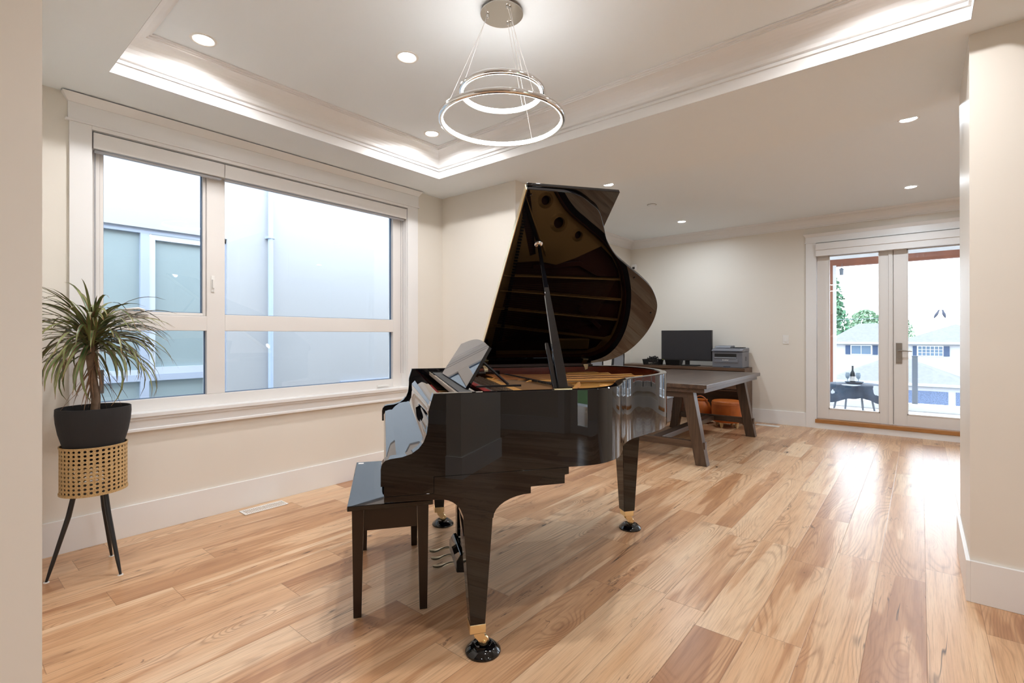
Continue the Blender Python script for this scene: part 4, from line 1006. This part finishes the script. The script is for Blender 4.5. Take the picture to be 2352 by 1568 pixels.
# white bin
wb = thing('waste_bin', 'pale grey bin on the floor behind the near leg of the dining table', 'bin', (6.62, 2.80, 0))
MB().hexa([(-.09, -.12, 0), (.09, -.12, 0), (.09, .12, 0), (-.09, .12, 0)], [(-.11, -.15, .33), (.11, -.15, .33), (.11, .15, .33), (-.11, .15, .33)]).build('bin_body', mat('pale_grey_plastic', srgb(190, 194, 200), .35), wb, bevel=.01)
MB().box(-.115, .115, -.155, .155, .33, .345).build('bin_lid', MATS['pale_grey_plastic'], wb, bevel=.006)

# office chairs
def office_chair(loc, rz, label):
    t = thing('office_chair', label, 'chair', loc, rz, 'mesh backed office chairs beyond the dining table')
    fr = MB(); w_, h0, h1 = .20, .58, .96
    for sx in (-1, 1): fr.tube([(.20, sx*w_*.92, h0), (.235, sx*w_, .74), (.225, sx*w_*.95, .90), (.215, sx*w_*.80, h1)], .016, 10)
    fr.tube([(.215, -w_*.80, h1), (.214, 0, h1+.008), (.215, w_*.80, h1)], .018, 10); fr.tube([(.20, -w_*.92, h0), (.19, 0, h0-.01), (.20, w_*.92, h0)], .016, 10)
    fr.build('back_frame', DKPL, t, smooth=50)
    m = MB(); m.add([(.20, -w_*.92, h0), (.20, w_*.92, h0), (.235, w_, .74), (.235, -w_, .74), (.215, w_*.8, h1), (.215, -w_*.8, h1)], [(0, 1, 2, 3), (3, 2, 4, 5)])
    mm = m.build('mesh_back', mat('grey_mesh_fabric', srgb(150, 152, 156), .9), t)
    sl = mm.modifiers.new('solid', 'SOLIDIFY'); sl.thickness = .004
    MB().box(-.24, .20, -.235, .235, .44, .505).build('seat', MATTE, t, bevel=.02, seg=3)
    MB().tube([(.19, 0, .60), (.21, 0, .47), (.05, 0, .43)], .02, 8).build('back_bracket', DKPL, t, smooth=50)
    MB().tube([(0, 0, .08), (0, 0, .44)], .026, 14).build('gas_post', DKPL, t, smooth=50)
    for k in range(5):
        a = 2*PI*k/5; l = MB().tube([(0, 0, .095), (.27*math.cos(a), .27*math.sin(a), .065)], [.024, .014], 8).build('base_arm', DKPL, t, smooth=50)
        MB().sphere((.27*math.cos(a), .27*math.sin(a), .026), .026, 12).build('caster', DKPL, l, smooth=60)
    return t
oc = office_chair((6.16, 2.96, 0), math.radians(96), 'mesh backed office chair whose backrest shows just left of the cable basket')
oc2 = dup(oc, (5.55, 3.02, 0), 'mesh backed office chair mostly hidden by the piano tail and lid, left of the other', math.radians(84))

# ================================================================== OUTSIDE THE WIDE WINDOW
nb = thing('neighbouring_house', 'white stucco side wall of the house outside the wide window', 'building', (0, 5.5, 0))
s = MB(); A0, A1, C0, C1 = .20, 2.05, -.6, 2.19
s.box(-6, A0, 0, .3, -3, 7); s.box(A1, 12, 0, .3, -3, 7); s.box(A0, A1, 0, .3, -3, C0); s.box(A0, A1, 0, .3, C1, 7); s.build('stucco_wall', STUCCO, nb)
s = MB(); k = .045; y0, y1 = .03, .09
s.box(A0, A0+k, y0, y1, C0, C1); s.box(A1-k, A1, y0, y1, C0, C1); s.box(A0, A1, y0, y1, C1-k, C1); s.box(A0, A1, y0, y1, C0, C0+k)
s.box(1.325, 1.392, y0+.001, y1-.001, C0+k, C1-k); s.box(A0+k, 1.325, y0+.001, y1-.001, .776, .836); s.box(1.392, A1-k, y0+.001, y1-.001, .776, .836); nf = s.build('window_frame', EXTFR, nb)
s = MB(); s.box(1.392, 1.44, y0+.005, y1-.01, .836, C1-k); s.box(A1-k-.05, A1-k, y0+.005, y1-.01, .836, C1-k); s.box(1.44, A1-k-.05, y0+.005, y1-.01, .836, .90); s.box(1.44, A1-k-.05, y0+.005, y1-.01, C1-k-.05, C1-k)
s.box(A0+k, 1.325, y0+.005, y1-.01, .836, .88); s.build('sash', mat('pale_sash', srgb(196, 206, 220), .5), nb)
MB().box(A0+k, A1-k, .07, .08, C0+k, C1-k).build('obscure_glass', FROST, nb)
s = MB(); s.tube([(2.47, -.05, -3), (2.47, -.05, 7)], .026, 12); s.build('downpipe', mat('pale_blue_pipe', srgb(178, 196, 220), .6), nb, smooth=50)
s = MB(); s.box(2.43, 2.51, -.08, 0, 2.25, 2.27); s.build('pipe_bracket', EXTFR, nb)
s = MB(); s.box(3.33, 5.0, -.03, 0, .615, .64); s.build('wall_ledge', EXTFR, nb)
struct('terrain', MB().box(-60, 160, -90, 60, -5.2, -5.0), ASPH)

# ================================================================== PATIO AND STREET BEYOND THE GLAZED DOOR
X0B = XB+.2
struct('floor_balcony', MB().box(X0B, 10.3, -3.9, 2.1, -.12, .0), DECK)
struct('trim_4', MB().box(10.0, 10.16, -3.9, 2.1, .0, .115), DECK, bevel=.01)
struct('ceiling_balcony', MB().box(X0B-.02, 10.35, -3.9, 2.1, 2.62, 2.70).box(10.10, 10.26, -3.9, 2.1, 2.501, 2.62), DECK)
pa = thing('timber_frame', 'brown stained timber post and beam at the outer edge of the balcony', 'timber frame', (10.18, 0, 0))
MB().box(-.06, .06, -3.9, 2.0, 2.385, 2.50).build('beam', CEDAR, pa)
MB().box(-.08, .08, 1.155, 1.245, .0, 2.3845).build('post', CEDAR, pa)
wpst = thing('downpipe_post', 'slim white post right beside the timber post', 'post', (10.02, 1.128, .115))
MB().box(-.03, .03, -.022, .022, 0, 2.27).build('post', DECK, wpst)
rp = thing('railing_post', 'short grey railing post behind the right door pane', 'post', (10.07, .067, .115))
MB().box(-.03, .03, -.036, .036, 0, .745).build('post', LGREY, rp, bevel=.004)
MB().box(-.034, .034, -.040, .040, .745, .757).build('cap', LGREY, rp)
tb = thing('patio_table', 'low round patio table on slim grey legs', 'table', (9.05, .775, 0))
MB().lathe([(.0001, .448), (.33, .448), (.335, .455), (.33, .462), (.0001, .462)], n=36, caps=False).build('tabletop', LGREY, tb)
for k in range(4):
    a = k*PI/2+.5; MB().tube([(.20*math.cos(a), .20*math.sin(a), .448), (.29*math.cos(a), .29*math.sin(a), 0)], .014, 8).build('leg', LGREY, tb)
s = MB(); n = 72; R = []
for (r, z, amp) in ((.0001, .4655, 0), (.32, .4655, 0), (.350, .455, .003), (.362, .40, .008), (.372, .33, .014), (.382, .24, .020)):
    R.append([((r+amp*math.sin(9*2*PI*i/n))*math.cos(2*PI*i/n), (r+amp*math.sin(9*2*PI*i/n))*math.sin(2*PI*i/n), z - (.05*math.sin(3*2*PI*i/n+1) if z < .3 else 0)) for i in range(n)])
s.rings(R, True, False); tc = s.build('tablecloth', CLOTH, None, smooth=60, label='dark blue cloth with white flower print draped over the patio table', cat='tablecloth'); tc.location = (9.05, .775, 0)
ty = thing('serving_tray', 'grey serving tray on the patio table', 'tray', (9.08, .775, .4665))
MB().lathe([(.0001, 0), (.10, 0), (.125, .03), (.12, .03), (.098, .006), (.0001, .006)], n=32, caps=False).build('tray_body', LGREY, ty, smooth=40)
bo = thing('wine_bottle', 'dark bottle with pale label standing in the tray', 'bottle', (9.10, .795, .4735))
MB().lathe([(.0001, 0), (.036, 0), (.037, .10), (.034, .15), (.014, .19), (.013, .26), (.0001, .26)], n=24, caps=False).build('bottle_glass', mat('dark_bottle', srgb(40, 52, 60), .15), bo, smooth=40)
MB().lathe([(.0375, .03), (.0375, .10)], n=24, caps=False).build('bottle_label', WHITEP, bo)
for (yy_, lb_) in ((.855, 'clear wine glass left of the bottle on the tray'), (.720, 'clear wine glass right of the bottle on the tray')):
    wg = thing('wine_glass', lb_, 'glass', (9.05, yy_, .4735), group='glasses on the patio tray')
    MB().lathe([(.026, 0), (.004, .004), (.004, .06), (.024, .08), (.032, .12), (.028, .155)], n=20, caps=False).build('glass_body', mat('glass_blue_grey', srgb(150, 170, 186), .1), wg, smooth=60)
hb = thing('hanging_feeder', 'small grey bird feeder hanging from the balcony beam', 'bird feeder', (10.02, 1.03, 2.22))
MB().lathe([(.0001, 0), (.028, 0), (.03, .08), (.04, .09), (.0001, .13)], n=16, caps=False).build('feeder_body', LGREY, hb, smooth=40)
MB().tube([(0, 0, .12), (.098, 0, .20)], .003, 6).build('feeder_cord', LGREY, hb)
def house(name, label, x0, x1, y0, y1, zb, ze, zr, ov=.5, i0=None, i1=None):
    t = thing(name, label, 'house', ((x0+x1)/2, (y0+y1)/2, zb)); hx, hy = (x1-x0)/2, (y1-y0)/2
    MB().box(-hx, hx, -hy, hy, 0, ze-zb).build('wall', EXTW, t)
    e = ze-zb; r = zr-zb; ins = min(hx, hy)
    A = [(-hx-ov, -hy-ov, e), (hx+ov, -hy-ov, e), (hx+ov, hy+ov, e), (-hx-ov, hy+ov, e)]
    if hy > hx or i0: B = [(0, -hy+(i0 or ins), r), (0, hy-(i1 or ins), r)]; F = [(0, 3, 5, 4), (1, 4, 5, 2), (0, 4, 1), (3, 2, 5), (0, 1, 2, 3)]
    else: B = [(-hx+ins, 0, r), (hx-ins, 0, r)]; F = [(0, 4, 5, 1), (2, 5, 4, 3), (0, 3, 4), (1, 5, 2), (0, 1, 2, 3)]
    MB().add(A+B, F).build('roof', ROOF, t)
    s = MB(); s.box(-hx-ov-.02, -hx-ov+.05, -hy-ov, hy+ov, e-.22, e+.02); s.build('gutter', EXTFR, t)
    return t, hx, hy
t, hx, hy = house('street_house', 'white two storey house with shuttered window, seen through the left door pane', 70, 80, 2.8, 8.3, -5, .45, 2.7, i0=1.2, i1=2.4)
def win(t, hx, cy, zc, w_, h_, panes, rows=1):
    s = MB().box(-hx-.06, -hx+.02, cy-w_/2-.06, cy+w_/2+.06, zc-h_/2-.06, zc+h_/2+.06); f_ = s.build('window', DECK, t)
    for i in range(panes):
        a = cy-w_/2+w_*i/panes; q_ = MB()
        for j in range(rows): b0 = zc-h_/2+h_*j/rows; q_.box(-hx-.09, -hx-.05, a+.03, a+w_/panes-.03, b0+.02, b0+h_/rows-.02)
        q_.build('pane', PANE, f_)
oy_ = (2.8+8.3)/2; zc = -.45+5
win(t, hx, 5.3-oy_, zc, 1.9, 1.0, 2)
s = MB(); s.box(-hx-.1, -hx, 6.33-oy_, 6.80-oy_, zc-.52, zc+.52); s.box(-hx-.1, -hx, 3.75-oy_, 4.2-oy_, zc-.52, zc+.52); s.build('shutter', SHUT, t)
t, hx, hy = house('street_house', 'white two storey house with grid window, seen through the right door pane', 68, 78, -7.5, 1.6, -5, .50, 2.45)
oy_ = (-7.5+1.6)/2
win(t, hx, -.80-oy_, zc+.02, 2.0, 1.0, 6, 3)
s = MB(); s.box(-hx-.1, -hx, -2.32-oy_, -1.85-oy_, zc-.5, zc+.54); s.box(-hx-.1, -hx, .32-oy_, .62-oy_, zc-.5, zc+.54); s.build('shutter', SHUT, t)
t, hx, hy = house('garage', 'low white garage with a hipped roof and dark door in front of the houses', 57, 66, -3.0, 6.6, -5, -3.05, -.75, .4)
MB().box(-hx-.06, -hx, -1.85-1.8, 1.1-1.8, .1, 1.3).build('garage_door', mat('speckled_blue_grey_door', srgb(84, 100, 128), .7, var=.5, vscale=14), t)
MB().box(-hx-.07, -hx, -3.0-1.8, -2.35-1.8, .1, 1.3).build('side_door', MATS['speckled_blue_grey_door'], t)
MB().box(-hx-.05, -hx, 2.2-1.8, 6.0-1.8, .2, 1.2).build('wide_door', DECK, t)
# trees
def tree(name, label, x, y, zb, h, r, m, conif, seed, grp):
    rg_ = random.Random(seed); t = thing(name, label, 'tree', (x, y, zb), group=grp)
    MB().tube([(0, 0, 0), (0, 0, h*.8)], [r*.12, r*.03], 8).build('trunk', BARK, t)
    s = MB()
    for i in range(2600):
        u = rg_.random(); a = rg_.uniform(0, 2*PI)
        if conif: z = h*(.08+.92*u); rr = r*(1-u)**.8*rg_.uniform(.45, 1.1)+.05
        else: v = rg_.uniform(-1, 1); z = h*.6+v*h*.4; rr = r*math.sqrt(max(.02, 1-v*v))*rg_.uniform(.5, 1.05)
        p = Vector((rr*math.cos(a), rr*math.sin(a), z)); q = r*rg_.uniform(.05, .11)
        d1 = Vector((rg_.uniform(-1, 1), rg_.uniform(-1, 1), rg_.uniform(-1, 1))).normalized()*q; d2 = Vector((rg_.uniform(-1, 1), rg_.uniform(-1, 1), rg_.uniform(-1, 1))).normalized()*q
        s.add([p-d1, p+d2, p+d1, p-d2], [(0, 1, 2, 3)])
    s.build('foliage', m, t)
GT = 'trees beyond the street'
tree('conifer_tree', 'tall pointed conifer behind the timber post in the left door pane', 96, 11.6, -5, 18.5, 3.9, LEAFT, True, 1, GT)
tree('broadleaf_tree', 'rounded green tree to the right of the conifer above the left house roof', 106, 7.4, -5, 10.6, 3.0, LEAFU, False, 2, GT)
tree('broadleaf_tree', 'rounded green tree rising behind the left house, nearest the door mullion', 99, 2.9, -5, 9.6, 2.2, LEAFU, False, 3, GT)
# wire with birds
ul = thing('utility_wire', 'thin overhead wire crossing the sky behind the door panes', 'wire', (20, 0, 1.77))
MB().tube([(0, 9, .04), (0, 3, -.05), (0, .4, -.01), (0, -5, .12)], .006, 6).build('cable', LGREY, ul)
def bird(y, lean_, label):
    t = thing('perched_bird', label, 'bird', (20, y, 1.775), group='birds perched on the wire')
    s = MB(); R = []
    for (h_, r_) in ((-.07, .010), (-.04, .022), (.0, .036), (.05, .044), (.10, .034), (.13, .022), (.155, .027), (.18, .020), (.19, .004)):
        R.append([(r_*math.cos(2*PI*i/12), lean_*h_+r_*math.sin(2*PI*i/12), h_+.02) for i in range(12)])
    s.rings(R, True, True).build('body', mat('dark_feather', srgb(52, 58, 76), .7), t, smooth=60)
    MB().tube([(0, lean_*.17+.01*lean_, .19), (0, lean_*.2+.05*(1 if lean_ > 0 else -1), .185)], [.007, .001], 6).build('beak', DKPL, t)
bird(-.36, -.45, 'left of the two dark birds perched on the wire'); bird(-.57, .25, 'right of the two dark birds perched on the wire')

# garden seen only as reflections in the piano
struct('terrain_garden', MB().box(-8, 3.5, -20, YK-3.3, -.4, -.15), LAWN)
struct('terrain_deck', MB().box(-3, 3.5, YK-3.3, YK-.18, -.3, -.08), DECK)
for i, (x, y) in enumerate(((-5.0, -9.8), (-2.1, -9.6), (.6, -9.9))):
    tree('hedge_tree', ('leftmost', 'middle', 'rightmost')[i]+' of the garden trees beyond the hall door', x, y, -.3, 4.6, .95, LEAFT, False, 20+i, 'garden trees beyond the hall door')
struct('wall_garden', MB().box(11.5, 11.8, -6, -1.6, -.5, 1.4), BRICK)

# daylight portals in the window and door openings help the renderer find the sky
portal('daylight_portal', ((WX0+WX1)/2, YW+.14, (WZ0+WZ1)/2), (-PI/2, 0, 0), WX1-WX0, WZ1-WZ0)
portal('daylight_portal', (XB+.14, (DY0+DY1)/2, 1.25), (PI/2, 0, PI/2), DY1-DY0, 2.3)
portal('daylight_portal', (XB+.14, -2.25, 1.32), (PI/2, 0, PI/2), 2.3, 1.95)
portal('daylight_portal', (1.0, YK-.14, 1.1), (PI/2, 0, 0), .9, 2.2)
